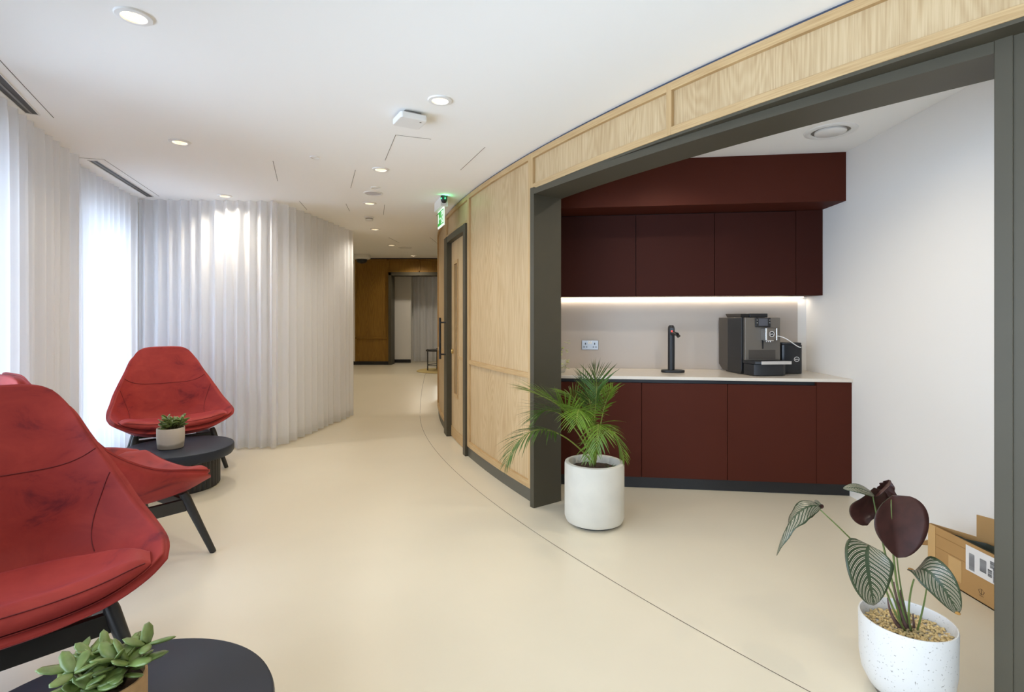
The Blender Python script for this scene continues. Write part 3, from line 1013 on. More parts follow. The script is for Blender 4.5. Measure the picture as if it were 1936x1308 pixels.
sp_ = MB().box(LEFT, s_at(1508, BACK - .012), BACK - .012, BACK - .001, .909, 1.555, lambda s, d, z: K(s, d, z) - o).build('splashback', M['splash'])
sp_.location = o; tag(sp_, 'flat greige splashback between worktop and wall units', 'splashback')

def wallunit(s0, s1, label):
    o = K((s0 + s1) / 2, .5, 1.572)
    t = thing('wall_cabinet', label, 'cabinet', o[:], group='maroon wall cabinets')
    T = lambda s, d, z: K(s, d, z) - o
    MB().box(s0, s1, .40, BACK - .002, 1.572, 2.294, T).build('carcass', M['black'], t)  # black colour stands in for shade in the gaps between doors
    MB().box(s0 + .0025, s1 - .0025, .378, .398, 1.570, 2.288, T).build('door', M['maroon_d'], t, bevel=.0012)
    return t
wallunit(sw[1351], sw[1505], 'maroon wall cabinet above the coffee machine')
wallunit(sw[1202], sw[1351], 'maroon wall cabinet above the water tap')
wallunit(sw[1059], sw[1202], 'maroon wall cabinet beside the dark post, above the socket')
for (a, b, l) in ((sw[1505] + .001, -.002, 'narrow maroon end panel right of the wall cabinets'), (LEFT, sw[1059] - .001, 'maroon end panel of the wall cabinets by the dark post')):
    o = K((a + b) / 2, .5, 1.572)
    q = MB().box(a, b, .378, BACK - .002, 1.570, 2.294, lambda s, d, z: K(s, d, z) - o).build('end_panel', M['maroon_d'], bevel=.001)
    q.location = o; tag(q, l, 'panel')
o = K(-1.2, .3, 2.294)
bk = MB().box(LEFT, -.001, .044, BACK - .002, 2.296, KC - .001, lambda s, d, z: K(s, d, z) - o).build('bulkhead', M['maroon'], bevel=.001)
bk.location = o; tag(bk, 'deep maroon bulkhead box overhanging the wall cabinets', 'bulkhead')
# led strip
sE = s_at(1519, BACK - .03)
o = K(-1.2, BACK - .04, 1.56)
ls = thing('led_strip', 'thin warm light strip under the maroon wall cabinets', 'light strip', o[:])
MB().box(LEFT, sE, BACK - .034, BACK - .016, 1.564, 1.5695, lambda s, d, z: K(s, d, z) - o).build('diffuser', M['led'], ls)
n = 5
for i in range(n):
    la = bpy.data.lights.new('strip_lamp', 'AREA'); la.shape = 'RECTANGLE'
    seg = (sE - LEFT) / n
    la.size = seg; la.size_y = .012; la.energy = .6 * LAMP; la.color = (1, .87, .70)
    lo = bpy.data.objects.new('strip_lamp', la); COL.objects.link(lo)
    lo.location = K(LEFT + seg * (i + .5), BACK - .025, 1.558) - o
    lo.rotation_euler = (0, 0, atan2(KU.y, KU.x)); lo.parent = ls

# socket
KA = atan2(KU.y, KU.x)
o = K(s_at(1115.5, BACK - .012), BACK - .0125, 1.125)
t = thing('double_socket', 'double wall socket with steel plate on the splashback', 'socket', o[:], KA)
MB().box(-.078, .078, -.008, 0, -.045, .045).build('plate', M['steel'], t, bevel=.003)
for x in (-.043, .043):
    g = MB()
    for (a, b, z) in ((0, .004, .012),): g.box(x - .0045, x + .0045, -.0095, -.0078, z - .009, z + .009)
    for dx in (-.012, .012): g.box(x + dx - .006, x + dx + .006, -.0095, -.0078, -.022, -.015)
    g.build('outlet', M['blackm'], t)
for x in (-.010, .010):
    MB().box(x - .008, x + .008, -.0115, -.0078, .012, .034).build('switch', M['white'], t, bevel=.001)

# water tap
o = V((1.385, 4.60, .908))
t = thing('water_tap', 'slim black boiling water tap on an oval base plate', 'tap', o[:], R(-8))
pts = []
for k in range(24):
    a = 2 * pi * k / 24
    pts.append((.055 * (1 if cos(a) > 0 else -1) * .8 + .055 * cos(a) + .01, -.02 + .058 * sin(a)))
MB().prism(pts, 0, .022).build('base_plate', M['blackm'], t, bevel=.005)
MB().lathe([(.029, .02), (.029, .375), (.027, .395), (.018, .407), (.0005, .41)], 28).build('column', M['blackm'], t, smooth='auto')
MB().tube([(0.0, -.02, .335), (.02, -.06, .338), (.035, -.10, .332), (.042, -.118, .315)], [.015, .016, .017, .016], 14).build('spout', M['blackp'], t, smooth='auto')
MB().box(-.016, .016, -.031, -.026, .345, .385).build('display', M['blackp'], t, bevel=.001)
MB().box(-.005, .005, -.033, -.030, .352, .362).build('status_light', M['red_led'], t)

# coffee machine
o = V((1.93, 4.40, .908))
dfm = (V((2.244, 4.372, 0)) - V((1.945, 4.42, 0))).normalized()
MR = R(7)
t = thing('coffee_machine', 'large grey and black bean-to-cup coffee machine on the worktop', 'coffee machine', o[:], MR)
HW, HD, HH = .318, .39, .474
# side profile pieces (local x right, y back)
def sideprism(pts, x0, x1, name, m, bev=.003):
    mb = MB(); n = len(pts)
    vs = [(x0, y, z) for y, z in pts] + [(x1, y, z) for y, z in pts]
    fs = [tuple(range(n)), tuple(range(n, 2 * n))[::-1]] + [(i, i + n, (i + 1) % n + n, (i + 1) % n) for i in range(n)]
    mb.add(vs, fs)
    return mb.build(name, M[m], t, bevel=bev)
sideprism([(.235, .012), (.32, .012), (.39, .06), (.39, HH), (.235, HH)], -.012, HW + .01, 'rear_housing', 'mach2')
sideprism([(.015, 0.03), (.03, .006), (.235, .006), (.235, HH), (.015, HH)], -.014, HW + .012, 'side_housing', 'blackp')
MB().box(-.0145, -.012, .02, .232, .128, .1295).build('side_joint', M['black'], t)
MB().box(.004, HW, -.012, .02, .118, HH).build('front_panel', M['mach'], t, bevel=.006)
MB().box(.02, HW - .06, .10, .32, -.0, .02).build('foot', M['black'], t)
# hopper lid
mb = MB()
b0 = [(.03, .10), (.25, .10), (.25, .32), (.03, .32)]; b1 = [(.02, .08), (.265, .08), (.265, .335), (.02, .335)]
mb.add([(x, y, HH) for x, y in b0] + [(x, y, HH + .034) for x, y in b1], [(3, 2, 1, 0), (4, 5, 6, 7)] + [(i, (i + 1) % 4, 4 + (i + 1) % 4, 4 + i) for i in range(4)])
mb.build('bean_hopper', M['mach2'], t, bevel=.003)
MB().box(.10, .262, .078, .33, HH + .002, HH + .036).build('hopper_lid', M['blackp'], t, bevel=.004)
# display
MB().box(.09, .225, -.022, -.008, HH - .078, HH + .0).build('display_panel', M['blackp'], t, bevel=.004)
MB().box(.117, .197, -.0235, -.0215, HH - .068, HH - .008).build('display', M['screen'], t)
for zx in (.100, .212):
    for z in (HH - .045, HH - .022):
        MB().box(zx, zx + .006, -.0235, -.0215, z, z + .003).build('button', M['white'], t)
# spout block
MB().box(.150, .232, -.085, -.01, HH - .185, HH - .088).build('spout_block', M['mach'], t, bevel=.006)
MB().box(.138, .152, -.088, -.01, HH - .187, HH - .086).build('chrome_bar', M['chrome'], t, bevel=.003)
MB().box(.230, .242, -.088, -.01, HH - .187, HH - .086).build('chrome_bar', M['chrome'], t, bevel=.003)
g = MB()
for x in (.168, .185, .202): g.lathe([(.006, HH - .186), (.005, HH - .202)], 12, c=(x, -.05, 0), cap1=True)
g.box(.155, .215, -.075, -.02, HH - .193, HH - .184)
g.build('nozzles', M['chrome'], t)
MB().box(.152, .166, -.0135, -.011, HH - .26, HH - .17).build('guide_slot', M['black'], t)
def logo(cx, cz, y, r, nm='logo'):
    lg = MB().add([(cx + r * cos(k * pi / 16), y, cz + r * sin(k * pi / 16)) for k in range(32)], [tuple(range(32))]).build(nm, M['blackp'], t)
    rg = MB(); a = [(cx + r * cos(k * pi / 16), y - .0006, cz + r * sin(k * pi / 16)) for k in range(32)]
    b = [(cx + r * .84 * cos(k * pi / 16), y - .0006, cz + r * .84 * sin(k * pi / 16)) for k in range(32)]
    rg.grid([a, b], closed=True); rg.build('ring', M['white'], lg)
    mt = Matrix.Translation((cx, y - .001, cz)) @ Matrix.Rotation(pi / 2, 4, 'X') @ Matrix.Shear('XY', 4, (0.25, 0))
    text_mesh('jura', r * .85, M['white'], 'lettering', lg, mt, .0003)
logo(.192, HH - .135, -.086, .023)
# drip area
MB().box(.034, .272, -.0145, -.011, .128, .205).build('recess_panel', M['mach2'], t, bevel=.001)
g = MB()
pts = [(-.005, .0), (-.005, -.06), (.012, -.125), (.06, -.15), (.25, -.15), (.29, -.12), (.300, -.06), (.300, 0)]
g.prism(pts, .004, .098).build('drip_tray', M['blackm'], t, bevel=.006)
g = MB()
g.prism([(-.012, .0), (-.012, -.07), (.012, -.14), (.05, -.165), (.29, -.165), (.312, -.14), (.312, -.03), (.29, 0)], .098, .120)
g.build('tray_shelf', M['blackm'], t, bevel=.003)
MB().box(.05, .310, -.1685, -.163, .096, .122).build('chrome_edge', M['chrome'], t, bevel=.001)
# milk cooler
o2 = V((2.362, 4.53, .908))
t2 = thing('milk_cooler', 'black rounded milk cooler beside the coffee machine', 'milk cooler', o2[:], R(-10))
pts = []
for (cx, cy, a0) in ((.052, -.052, -90), (.052, .052, 0), (-.052, .052, 90), (-.052, -.052, 180)):
    for k in range(7):
        a = R(a0 + 15 * k); pts.append((cx + .04 * cos(a), cy + .04 * sin(a)))
MB().prism(pts, .004, .245).build('body', M['blackp'], t2, bevel=.004)
MB().prism([(x * .96, y * .96) for x, y in pts], .245, .262).build('lid', M['blackm'], t2, bevel=.004)
t_, t = t, t2
logo(.040, .125, -.0935, .021)
t = t_
hs = MB()
M3 = Matrix.Translation(o) @ Matrix.Rotation(MR, 4, 'Z')
h0 = M3 @ V((.246, -.05, HH - .155)); h1 = o2 + V((.055, -.105, .225))
cp = [h0, h0 + V((.05, -.02, .01)), (h0 + h1) / 2 + V((.0, -.02, .02)), h1 + V((-.04, -.02, -.005)), h1]
def bez(cp, n=16):
    out = []
    for i in range(n + 1):
        t_ = i / n; q = [V(p) for p in cp]
        while len(q) > 1: q = [q[k].lerp(q[k + 1], t_) for k in range(len(q) - 1)]
        out.append(q[0])
    return out
hs.tube([p - o2 for p in bez(cp)], .004, 8)
ho = hs.build('milk_hose', M['white'], None, smooth=True); ho.location = o2
tag(ho, 'thin pale milk hose looping from the machine to the cooler', 'hose')

# trailing plant on the worktop by the post
def leafblob(mb, c, d, up, L, Wd, th=.12):
    d = d.normalized(); s_ = d.cross(up).normalized(); u = s_.cross(d)
    mb.ellipsoid(c + d * L * .5, d * L * .5, s_ * Wd * .5, u * L * th * .5, 8, 6)
o = V((.415, 4.62, .908))
t = thing('potted_plant', 'small variegated trailing plant half hidden by the dark post', 'plant', o[:])
MB().lathe([(.0005, 0), (.045, 0), (.055, .02), (.06, .11), (.055, .11), (.05, .09), (.0005, .085)], 24).build('pot', M['pot_w'], t, smooth='auto')
rnd = random.Random(4); lf = MB(); sm = MB()
for k in range(60):
    a = rnd.uniform(0, 2 * pi); r_ = rnd.uniform(.01, .075); z = rnd.uniform(.10, .28) if rnd.random() < .6 else rnd.uniform(.02, .12)
    if z < .1: r_ = rnd.uniform(.066, .08)
    c = V((r_ * cos(a), r_ * sin(a), z))
    leafblob(lf, c, V((cos(a), sin(a), rnd.uniform(-.6, .5))), V((0, 0, 1)), .035, .025)
    if k % 5 == 0: sm.tube([(0, 0, .09), c * .6 + V((0, 0, .06)), c], .0015, 5)
lf.build('foliage', M['ivory'], t, smooth=True); sm.build('stem', M['jade_stem'], t)

# ================================================================== palm
def ribbon_leaflet(mb, p, d, up, L, w, droop):
    d = d.normalized()
    s_ = d.cross(up)
    if s_.length < 1e-3: s_ = V((1, 0, 0))
    s_.normalize()
    n = 5; rows = []
    q = p.copy(); dd = d.copy()
    for i in range(n + 1):
        t_ = i / n
        ww = w * (0.35 + 1.3 * t_) if t_ < .5 else w * 2.0 * (1 - t_) 
        ww = max(ww, .0004)
        u = s_.cross(dd).normalized()
        rows.append([q - s_ * ww + u * ww * .35, q, q + s_ * ww + u * ww * .35])
        dd = (dd + V((0, 0, -droop / n))).normalized()
        q = q + dd * L / n
    mb.grid(rows)

def frond(parent, o, cp, L, n, m, t0=.25, spread=1.0, droop=.5, w=.006, up=V((0, 0, 1)), seed=0):
    rnd = random.Random(seed)
    pts = bez(cp, 30)
    mb = MB()
    for k in range(n):
        t_ = t0 + (1 - t0) * k / (n - 1)
        i = min(int(t_ * 30), 29); fr = t_ * 30 - i
        p = pts[i].lerp(pts[i + 1], fr)
        tg = (pts[i + 1] - pts[i]).normalized()
        side = tg.cross(up).normalized()
        uu = side.cross(tg).normalized()
        tt = (t_ - t0) / (1 - t0)
        ll = L * (0.45 + 1.0 * sin(pi * min(1, tt * .8 + .15))) * 1.0 * rnd.uniform(.85, 1.1)
        for sg in (-1, 1):
            fwd = .55 + .9 * tt
            d = side * sg * spread + tg * fwd + uu * (.25 + rnd.uniform(-.15, .2))
            ribbon_leaflet(mb, p - o, d, uu, ll, w * (1 - .4 * tt), droop * rnd.uniform(.6, 1.3))
    f = mb.build('frond', m, parent, smooth=True)
    MB().tube([p - o for p in pts], [.006 - .0045 * i / 30 for i in range(31)], 7).build('stalk', M['stem'], f, smooth=True)
    return f

o = V((.555, 3.57, 0))
t = thing('potted_palm', 'feathery green palm in a white cylinder pot beside the dark post', 'plant', o[:])
MB().lathe([(.0005, .012), (.165, .012), (.188, .022), (.199, .05), (.199, .396), (.196, .408), (.188, .412), (.172, .412), (.166, .405), (.164, .35), (.0005, .35)], 64).build('pot', M['pot_w'], t, smooth='auto')
MB().lathe([(.0005, 0), (.15, 0), (.15, .015), (.0005, .015)], 40).build('pot_foot', M['table_b'], t)
mb = MB()
rr = []
for j in range(9):
    r_ = .1635 * j / 8 + .0005
    rr.append([(r_ * cos(2 * pi * i / 36), r_ * sin(2 * pi * i / 36), .362 + .012 * (1 - j / 8) + random.uniform(-.004, .004)) for i in range(36)])
mb.grid(rr, closed=True).build('soil', M['soil'], t, smooth=True)
B = V((.565, 3.60, .37))
fr = [
    ([B, at(1112, 800, 3.6), at(1140, 740, 3.6), at(1122, 700, 3.62)], .135, 22, 'palm2', .56, .8, .25, 0),
    ([B, at(1135, 800, 3.62), at(1140, 760, 3.62), at(1158, 735, 3.66)], .11, 14, 'palm', .55, .9, .4, 1),
    ([B, at(1100, 800, 3.58), at(1078, 765, 3.52), at(996, 738, 3.46)], .25, 36, 'palm', .34, 1.0, .35, 2),
    ([B, at(1075, 815, 3.5), at(1000, 770, 3.42), at(958, 872, 3.36)], .165, 28, 'palm2', .42, 1.1, .75, 3),
    ([B, at(1105, 800, 3.5), at(1095, 735, 3.4), at(1090, 800, 3.28)], .15, 22, 'palm', .4, 1.1, .7, 4),
    ([B, at(1128, 800, 3.5), at(1135, 770, 3.38), at(1128, 845, 3.33)], .13, 22, 'palm', .38, 1.1, .8, 5),
    ([B, at(1135, 800, 3.6), at(1160, 790, 3.6), at(1180, 866, 3.52)], .10, 18, 'palm', .5, 1.0, .9, 6),
    ([B, at(1118, 810, 3.62), at(1090, 740, 3.7), at(1070, 745, 3.75)], .14, 20, 'palm', .4, 1.0, .4, 7),
    ([B, at(1125, 830, 3.55), at(1118, 820, 3.47), at(1112, 868, 3.42)], .09, 12, 'palm', .4, 1.0, .8, 8),
    ([B, at(1098, 815, 3.66), at(1050, 745, 3.64), at(1012, 790, 3.58)], .20, 28, 'palm2', .4, 1.0, .5, 10),
    ([B, at(1122, 800, 3.66), at(1118, 745, 3.7), at(1098, 712, 3.72)], .15, 20, 'palm2', .5, 1.0, .35, 11),
    ([B, at(1112, 790, 3.7), at(1112, 745, 3.8), at(1135, 735, 3.9)], .13, 18, 'palm', .45, .9, .3, 9),
]
for (cp, L, n, m, t0, spd, dr, sd_) in fr:
    frond(t, o, cp, L, n, M[m], t0, spd, dr, seed=sd_, w=.0072)
tf_ = MB(); rnd = random.Random(2)
for k in range(16):
    a = rnd.uniform(0, 2 * pi)
    ribbon_leaflet(tf_, V((.10, -.06, .365)), V((cos(a) * .7, sin(a) * .7, .7)), V((0, 0, 1)), .06, .003, .3)
tf_.build('seedling', M['palm2'], t)

# ================================================================== calathea
o = V((1.44, 1.93, 0))
t = thing('potted_calathea', 'striped calathea with maroon leaf undersides in a white speckled pot', 'plant', o[:])
MB().lathe([(.0005, .012), (.095, .012), (.118, .03), (.140, .075), (.147, .13), (.149, .272), (.147, .279), (.143, .279), (.141, .272), (.139, .235), (.0005, .233)], 72).build('pot', M['speckle'], t, smooth='auto')
MB().lathe([(.0005, 0), (.098, 0), (.098, .014), (.0005, .014)], 48).build('pot_foot', M['steel'], t)
g = MB(); rnd = random.Random(9)
for k in range(900):
    a = rnd.uniform(0, 2 * pi); r_ = .134 * sqrt(rnd.random()); s_ = rnd.uniform(.003, .0065)
    ax_ = V((rnd.uniform(-1, 1), rnd.uniform(-1, 1), rnd.uniform(-.4, .4))).normalized()
    b_ = ax_.cross(V((0, 0, 1))).normalized(); c_ = ax_.cross(b_)
    g.ellipsoid((r_ * cos(a), r_ * sin(a), .236 + rnd.uniform(0, .006)), ax_ * s_ * 1.3, b_ * s_, c_ * s_ * .7, 6, 4)
gv = g.build('gravel', M['gravel'], t, smooth=True); gv['kind'] = 'stuff'

def leaf(cp, width, name, side_hint, cup=.15, wave=.0, top='leaf_st', under='leaf_un', tipcol=None, n=22, seed=0, prof=None):
    """broad leaf along the curve cp; side_hint = direction across the leaf"""
    rnd = random.Random(seed)
    pts = bez(cp, n); m_ = 12
    rows = []; uvs = []
    for j in range(n + 1):
        t_ = j / n
        tg = (pts[min(j + 1, n)] - pts[max(j - 1, 0)]).normalized()
        s_ = (side_hint - tg * side_hint.dot(tg)).normalized()
        nr = s_.cross(tg).normalized()
        w = (sin(pi * min(max(t_, 0.0), 1) ** .72)) ** .62 if 0 < t_ < 1 else 0.02
        w = max(w, .03) * width
        row = []
        for i in range(m_ + 1):
            u = -1 + 2 * i / m_
            q = pts[j] + s_ * (w * u) + nr * (cup * w * (abs(u) ** 1.3) + wave * w * sin(t_ * 22 + (0 if u < 0 else 2)) * abs(u) ** 2)
            row.append(q - o)
        rows.append(row)
    me = bpy.data.meshes.new(name)
    vs = [tuple(p) for r in rows for p in r]; fs = []
    for j in range(n):
        for i in range(m_):
            a = j * (m_ + 1) + i; fs.append((a, a + 1, a + m_ + 2, a + m_ + 1))
    me.from_pydata(vs, [], fs)
    uvl = me.uv_layers.new(name='UVMap')
    for poly in me.polygons:
        for li in poly.loop_indices:
            vi = me.loops[li].vertex_index
            uvl.data[li].uv = ((vi % (m_ + 1)) / m_, (vi // (m_ + 1)) / n)
    me.materials.append(M[under]); me.materials.append(M[top])
    me.shade_smooth()
    ob = bpy.data.objects.new(name, me); COL.objects.link(ob); ob.parent = t
    sd_ = ob.modifiers.new('thickness', 'SOLIDIFY'); sd_.thickness = .0012; sd_.offset = 0; sd_.material_offset = 1; sd_.material_offset_rim = 0
    return ob

YC = 1.93
ctr = V((1.44, 1.93, .235))
def stemtube(cp, r0=.0045, r1=.0025, name='stem', m='stem_p'):
    pts = bez(cp, 14)
    return MB().tube([p - o for p in pts], [r0 + (r1 - r0) * i / 14 for i in range(15)], 8).build(name, M[m], t, smooth=True)
# stems
b = lambda dx, dy: ctr + V((dx, dy, 0))
stemtube([b(.0, .0), at(1688, 1120, 1.93), at(1665, 1010, 1.95), at(1650, 938, 1.97)])
stemtube([b(.01, .0), at(1690, 1120, 1.92), at(1686, 1030, 1.9), at(1684, 944, 1.9)])
stemtube([b(-.01, .01), at(1690, 1100, 1.90), at(1655, 1060, 1.85), at(1549, 962, 1.82)], r0=.004, r1=.002)
stemtube([b(-.01, -.01), at(1682, 1150, 1.86), at(1672, 1100, 1.8), at(1648, 1040, 1.78)], r0=.004, r1=.0025)
stemtube([b(.01, -.01), at(1712, 1160, 1.9), at(1722, 1110, 1.88), at(1728, 1095, 1.86)], r0=.004, r1=.0025)
stemtube([b(.03, -.01), at(1742, 1165, 1.9), at(1750, 1130, 1.88), at(1752, 1110, 1.86)], r0=.0035, r1=.002)
stemtube([b(.015, .0), at(1694, 1100, 1.93), at(1690, 1000, 1.92), at(1692, 944, 1.93)], r0=.003, r1=.0015)
for (px, py, dx, tw) in ((1678, 1130, -.02, .009), (1690, 1100, .005, .008), (1702, 1115, .02, .009), (1706, 1130, .03, .008), (1726, 1160, .04, .008)):
    stemtube([b(dx * .6, 0), at(px + 4, py + 40, 1.93), at(px, py, 1.93)], r0=tw, r1=.002, name='sheath', m='stem_d')
# leaves: (a) big dark underside facing us, right; hangs from its stem tip
leaf([at(1688, 936, 1.90), at(1692, 975, 1.91), at(1698, 1020, 1.90), at(1696, 1054, 1.88)], .108, 'leaf', V((1, .12, 0)), cup=-.25, top='leaf_un', under='leaf_st', seed=1)
# (b) left dark underside, tilted, with the striped face folded over at the top
leaf([at(1652, 922, 1.97), at(1640, 945, 2.0), at(1618, 972, 2.0), at(1640, 993, 1.97)], .082, 'leaf', V((1, .15, .35)), cup=-.3, top='leaf_un', under='leaf_st', seed=2)
leaf([at(1653, 936, 1.955), at(1630, 920, 1.93), at(1612, 920, 1.93), at(1594, 923, 1.95)], .022, 'leaf', V((.1, .8, .6)), cup=-.1, seed=3, top='leaf_un', under='leaf_st')
leaf([at(1655, 938, 1.955), at(1665, 925, 1.95), at(1675, 918, 1.96), at(1682, 908, 1.98)], .028, 'leaf', V((.5, .7, -.3)), cup=.4, seed=4, top='leaf_un')
leaf([at(1664, 940, 1.99), at(1668, 925, 2.0), at(1674, 920, 2.0), at(1681, 907, 2.0)], .045, 'leaf', V((1, .2, -.5)), cup=.4, wave=.1, seed=4, top='leaf_un')
# (c) big striped leaf, left front
leaf([at(1643, 1030, 1.78), at(1632, 1050, 1.74), at(1645, 1100, 1.72), at(1652, 1144, 1.74)], .077, 'leaf', V((1, 0, .05)), cup=-.18, seed=5)
# (d) striped leaf right
leaf([at(1726, 1082, 1.86), at(1755, 1058, 1.80), at(1785, 1110, 1.76), at(1812, 1160, 1.78)], .052, 'leaf', V((.75, -.2, .45)), cup=-.35, seed=6)
# (e) drooping leaf far left
leaf([at(1552, 958, 1.82), at(1520, 945, 1.80), at(1482, 985, 1.78), at(1468, 1050, 1.80)], .032, 'leaf', V((.35, .6, .5)), cup=-.5, wave=.12, seed=7, top='leaf_un', under='leaf_st')
leaf([at(1549, 962, 1.82), at(1556, 955, 1.83), at(1552, 948, 1.83), at(1540, 947, 1.83)], .02, 'leaf', V((.3, .8, .3)), cup=-.3, seed=8, top='leaf_un', under='leaf_st')
# dry tips
for (p, q) in (((1728, 1082), (1718, 1072)), ((1806, 1156), (1813, 1161))):
    MB().ellipsoid((at(*p, 1.85 if p[0] < 1780 else 1.78) + at(*q, 1.85 if p[0] < 1780 else 1.78)) * .5 - o, V((.012, 0, -.004)), V((0, .006, 0)), V((.0, 0, .006))).build('dry_tip', M['leaf_bn'], t, smooth=True)

# ================================================================== cardboard box
BX = 2.262
yb0, yb1 = 2.875, 1.95
wxx = 2.40
def bw(y): return BX + .014 + min(.235, .5 * (yb0 - y))     # crushed flat at its far end
o = V((BX, 2.4, 0))
t = thing('cardboard_box', 'open brown cardboard box with white shipping label by the white wall', 'box', o[:])
T = lambda x, y, z: V((x, y, z)) - o
th_ = .006
mb = MB()
mb.box(BX, BX + th_, yb1, yb0, 0.001, .262, T)
mb.build('front_panel', M['card'], t)
mb = MB(); mb.prism([(BX, yb0 - th_), (bw(yb0), yb0 - th_), (bw(yb0), yb0), (BX, yb0)], .001, .262, T); mb.build('end_panel', M['card'], t)
mb = MB(); mb.prism([(BX, yb1), (bw(yb1), yb1), (bw(yb1), yb1 + th_), (BX, yb1 + th_)], .001, .262, T); mb.build('end_panel', M['card'], t)
ys_ = [yb1, 2.40, 2.41, yb0]
mb = MB(); mb.prism([(bw(y), y) for y in ys_] + [(bw(y) - th_, y) for y in ys_[::-1]], .001, .262, T); mb.build('rear_panel', M['card'], t)
mb = MB(); mb.prism([(BX, yb1), (bw(yb1), yb1), (bw(2.405), 2.405), (bw(yb0), yb0), (BX, yb0)], .001, .006, T); mb.build('base_panel', M['card_in'], t)
# rear flap standing up against the wall
mb = MB(); y0_, y1_ = 1.97, 2.69
P_ = [(bw(y0_) - .01, y0_), (bw(y0_), y0_), (bw(2.45), 2.45), (bw(y1_), y1_), (bw(y1_) - .006, y1_), (bw(2.45) - .006, 2.45)]
mb.prism(P_, .262, .375, T); mb.build('rear_flap', M['card'], t)
# folded left end flap and loose tab
q = MB(); q.add([T(BX, yb0, .14), T(BX + .07, yb0 + .02, .17), T(BX - .045, yb0 + .05, .125), T(BX, yb0, .145), T(BX + .07, yb0 + .02, .175), T(BX - .045, yb0 + .05, .13)],
                [(0, 1, 2), (5, 4, 3), (0, 3, 4, 1), (1, 4, 5, 2), (2, 5, 3, 0)])
q.build('end_flap', M['card_in'], t)
# front rim crease and seam, tape
mb = MB(); mb.box(BX - .0012, BX, yb1, yb0, .222, .2245, T); mb.build('crease', M['card_in'], t)
mb = MB(); mb.box(BX - .001, BX, yb1, yb0, .155, .157, T); mb.build('crease', M['card_in'], t)
mb = MB(); mb.box(BX - .0016, BX, yb0 - .05, yb0, .0, .262, T); mb.box(BX - .0016, BX, 2.66, 2.74, 0.04, .15, T); mb.build('tape', M['tape'], t)
# label
mb = MB(); mb.box(BX - .0018, BX, 2.2, 2.635, .125, .248, T); lb = mb.build('shipping_label', M['label'], t)
g = MB(); rnd = random.Random(3)
def bars(ya, yb, za, zb, n):
    z = za
    while z < zb:
        h = rnd.uniform(.0012, .0035)
        g.box(BX - .0026, BX - .0018, yb, ya, z, min(z + h, zb), T); z += h + rnd.uniform(.0012, .003)
bars(2.615, 2.585, .135, .215, 20)
bars(2.555, 2.52, .155, .215, 14)
bars(2.512, 2.49, .15, .185, 8); bars(2.50, 2.465, .195, .23, 10); bars(2.485, 2.455, .132, .2, 16)
g.box(BX - .0026, BX - .0018, 2.405, 2.425, .14, .225, T)
for k in range(9): g.box(BX - .0026, BX - .0018, 2.34, 2.39, .14 + k * .011, .143 + k * .011, T)
for k in range(7): g.box(BX - .0026, BX - .0018, 2.23, 2.31, .14 + k * .012, .143 + k * .012, T)
g.build('barcode', M['inkb'], lb)
# printed marks
g = MB()
def ringmark(y, z, r, n=20, w=.0018):
    for k in range(n):
        if k % 7 == 6: continue
        a0 = 2 * pi * k / n; a1 = 2 * pi * (k + 1) / n
        g.add([T(BX - .0013, y + r * cos(a0), z + r * sin(a0)), T(BX - .0013, y + r * cos(a1), z + r * sin(a1)),
               T(BX - .0013, y + (r - w) * cos(a1), z + (r - w) * sin(a1)), T(BX - .0013, y + (r - w) * cos(a0), z + (r - w) * sin(a0))], [(0, 1, 2, 3)])
def line(y0, z0, y1, z1, w=.0022):
    d = V((0, y1 - y0, z1 - z0)).normalized(); n_ = V((0, -d.z, d.y)) * w / 2
    a, b_ = T(BX - .0013, y0, z0), T(BX - .0013, y1, z1)
    g.add([a - n_, b_ - n_, b_ + n_, a + n_], [(0, 1, 2, 3)])
ringmark(2.745, .062, .02); line(2.76, .06, 2.73, .066); line(2.755, .07, 2.735, .052); line(2.74, .075, 2.75, .048)
ty, tz = 2.685, .062
line(ty + .018, tz + .014, ty - .018, tz + .014, .004); line(ty + .018, tz + .012, ty + .001, tz - .018, .004); line(ty - .018, tz + .012, ty - .001, tz - .018, .004)
for k in range(4): line(ty + .016 - k * .009, tz + .026, ty + .012 - k * .009, tz + .026, .005)
line(2.565, .062, 2.555, .045); line(2.555, .045, 2.54, .045); line(2.54, .045, 2.53, .062); line(2.548, .045, 2.548, .07); line(2.56, .036, 2.535, .036)
ringmark(2.548, .056, .014, 10, .0012)
for k in range(4): ringmark(2.455 - k * .016, .05, .007, 10, .002)
g.build('printed_marks', M['ink'], t)
# dark plastic sheet bundled in the box
rows = []; rnd = random.Random(12)
for j in range(10):
    y = 2.02 + .78 * j / 9
    rows.append([T(BX + .012 + (bw(y) - BX - .022) * i / 7, y, .215 + .05 * rnd.random() * (1 if 0 < i < 7 else .3)) for i in range(8)])
bgm = MB().grid(rows).build('plastic_sheet', M['bag'], None, smooth=False); bgm.location = o
bgm.modifiers.new('thickness', 'SOLIDIFY').thickness = .004
tag(bgm, 'crumpled dark green plastic sheet inside the cardboard box', 'plastic sheet')
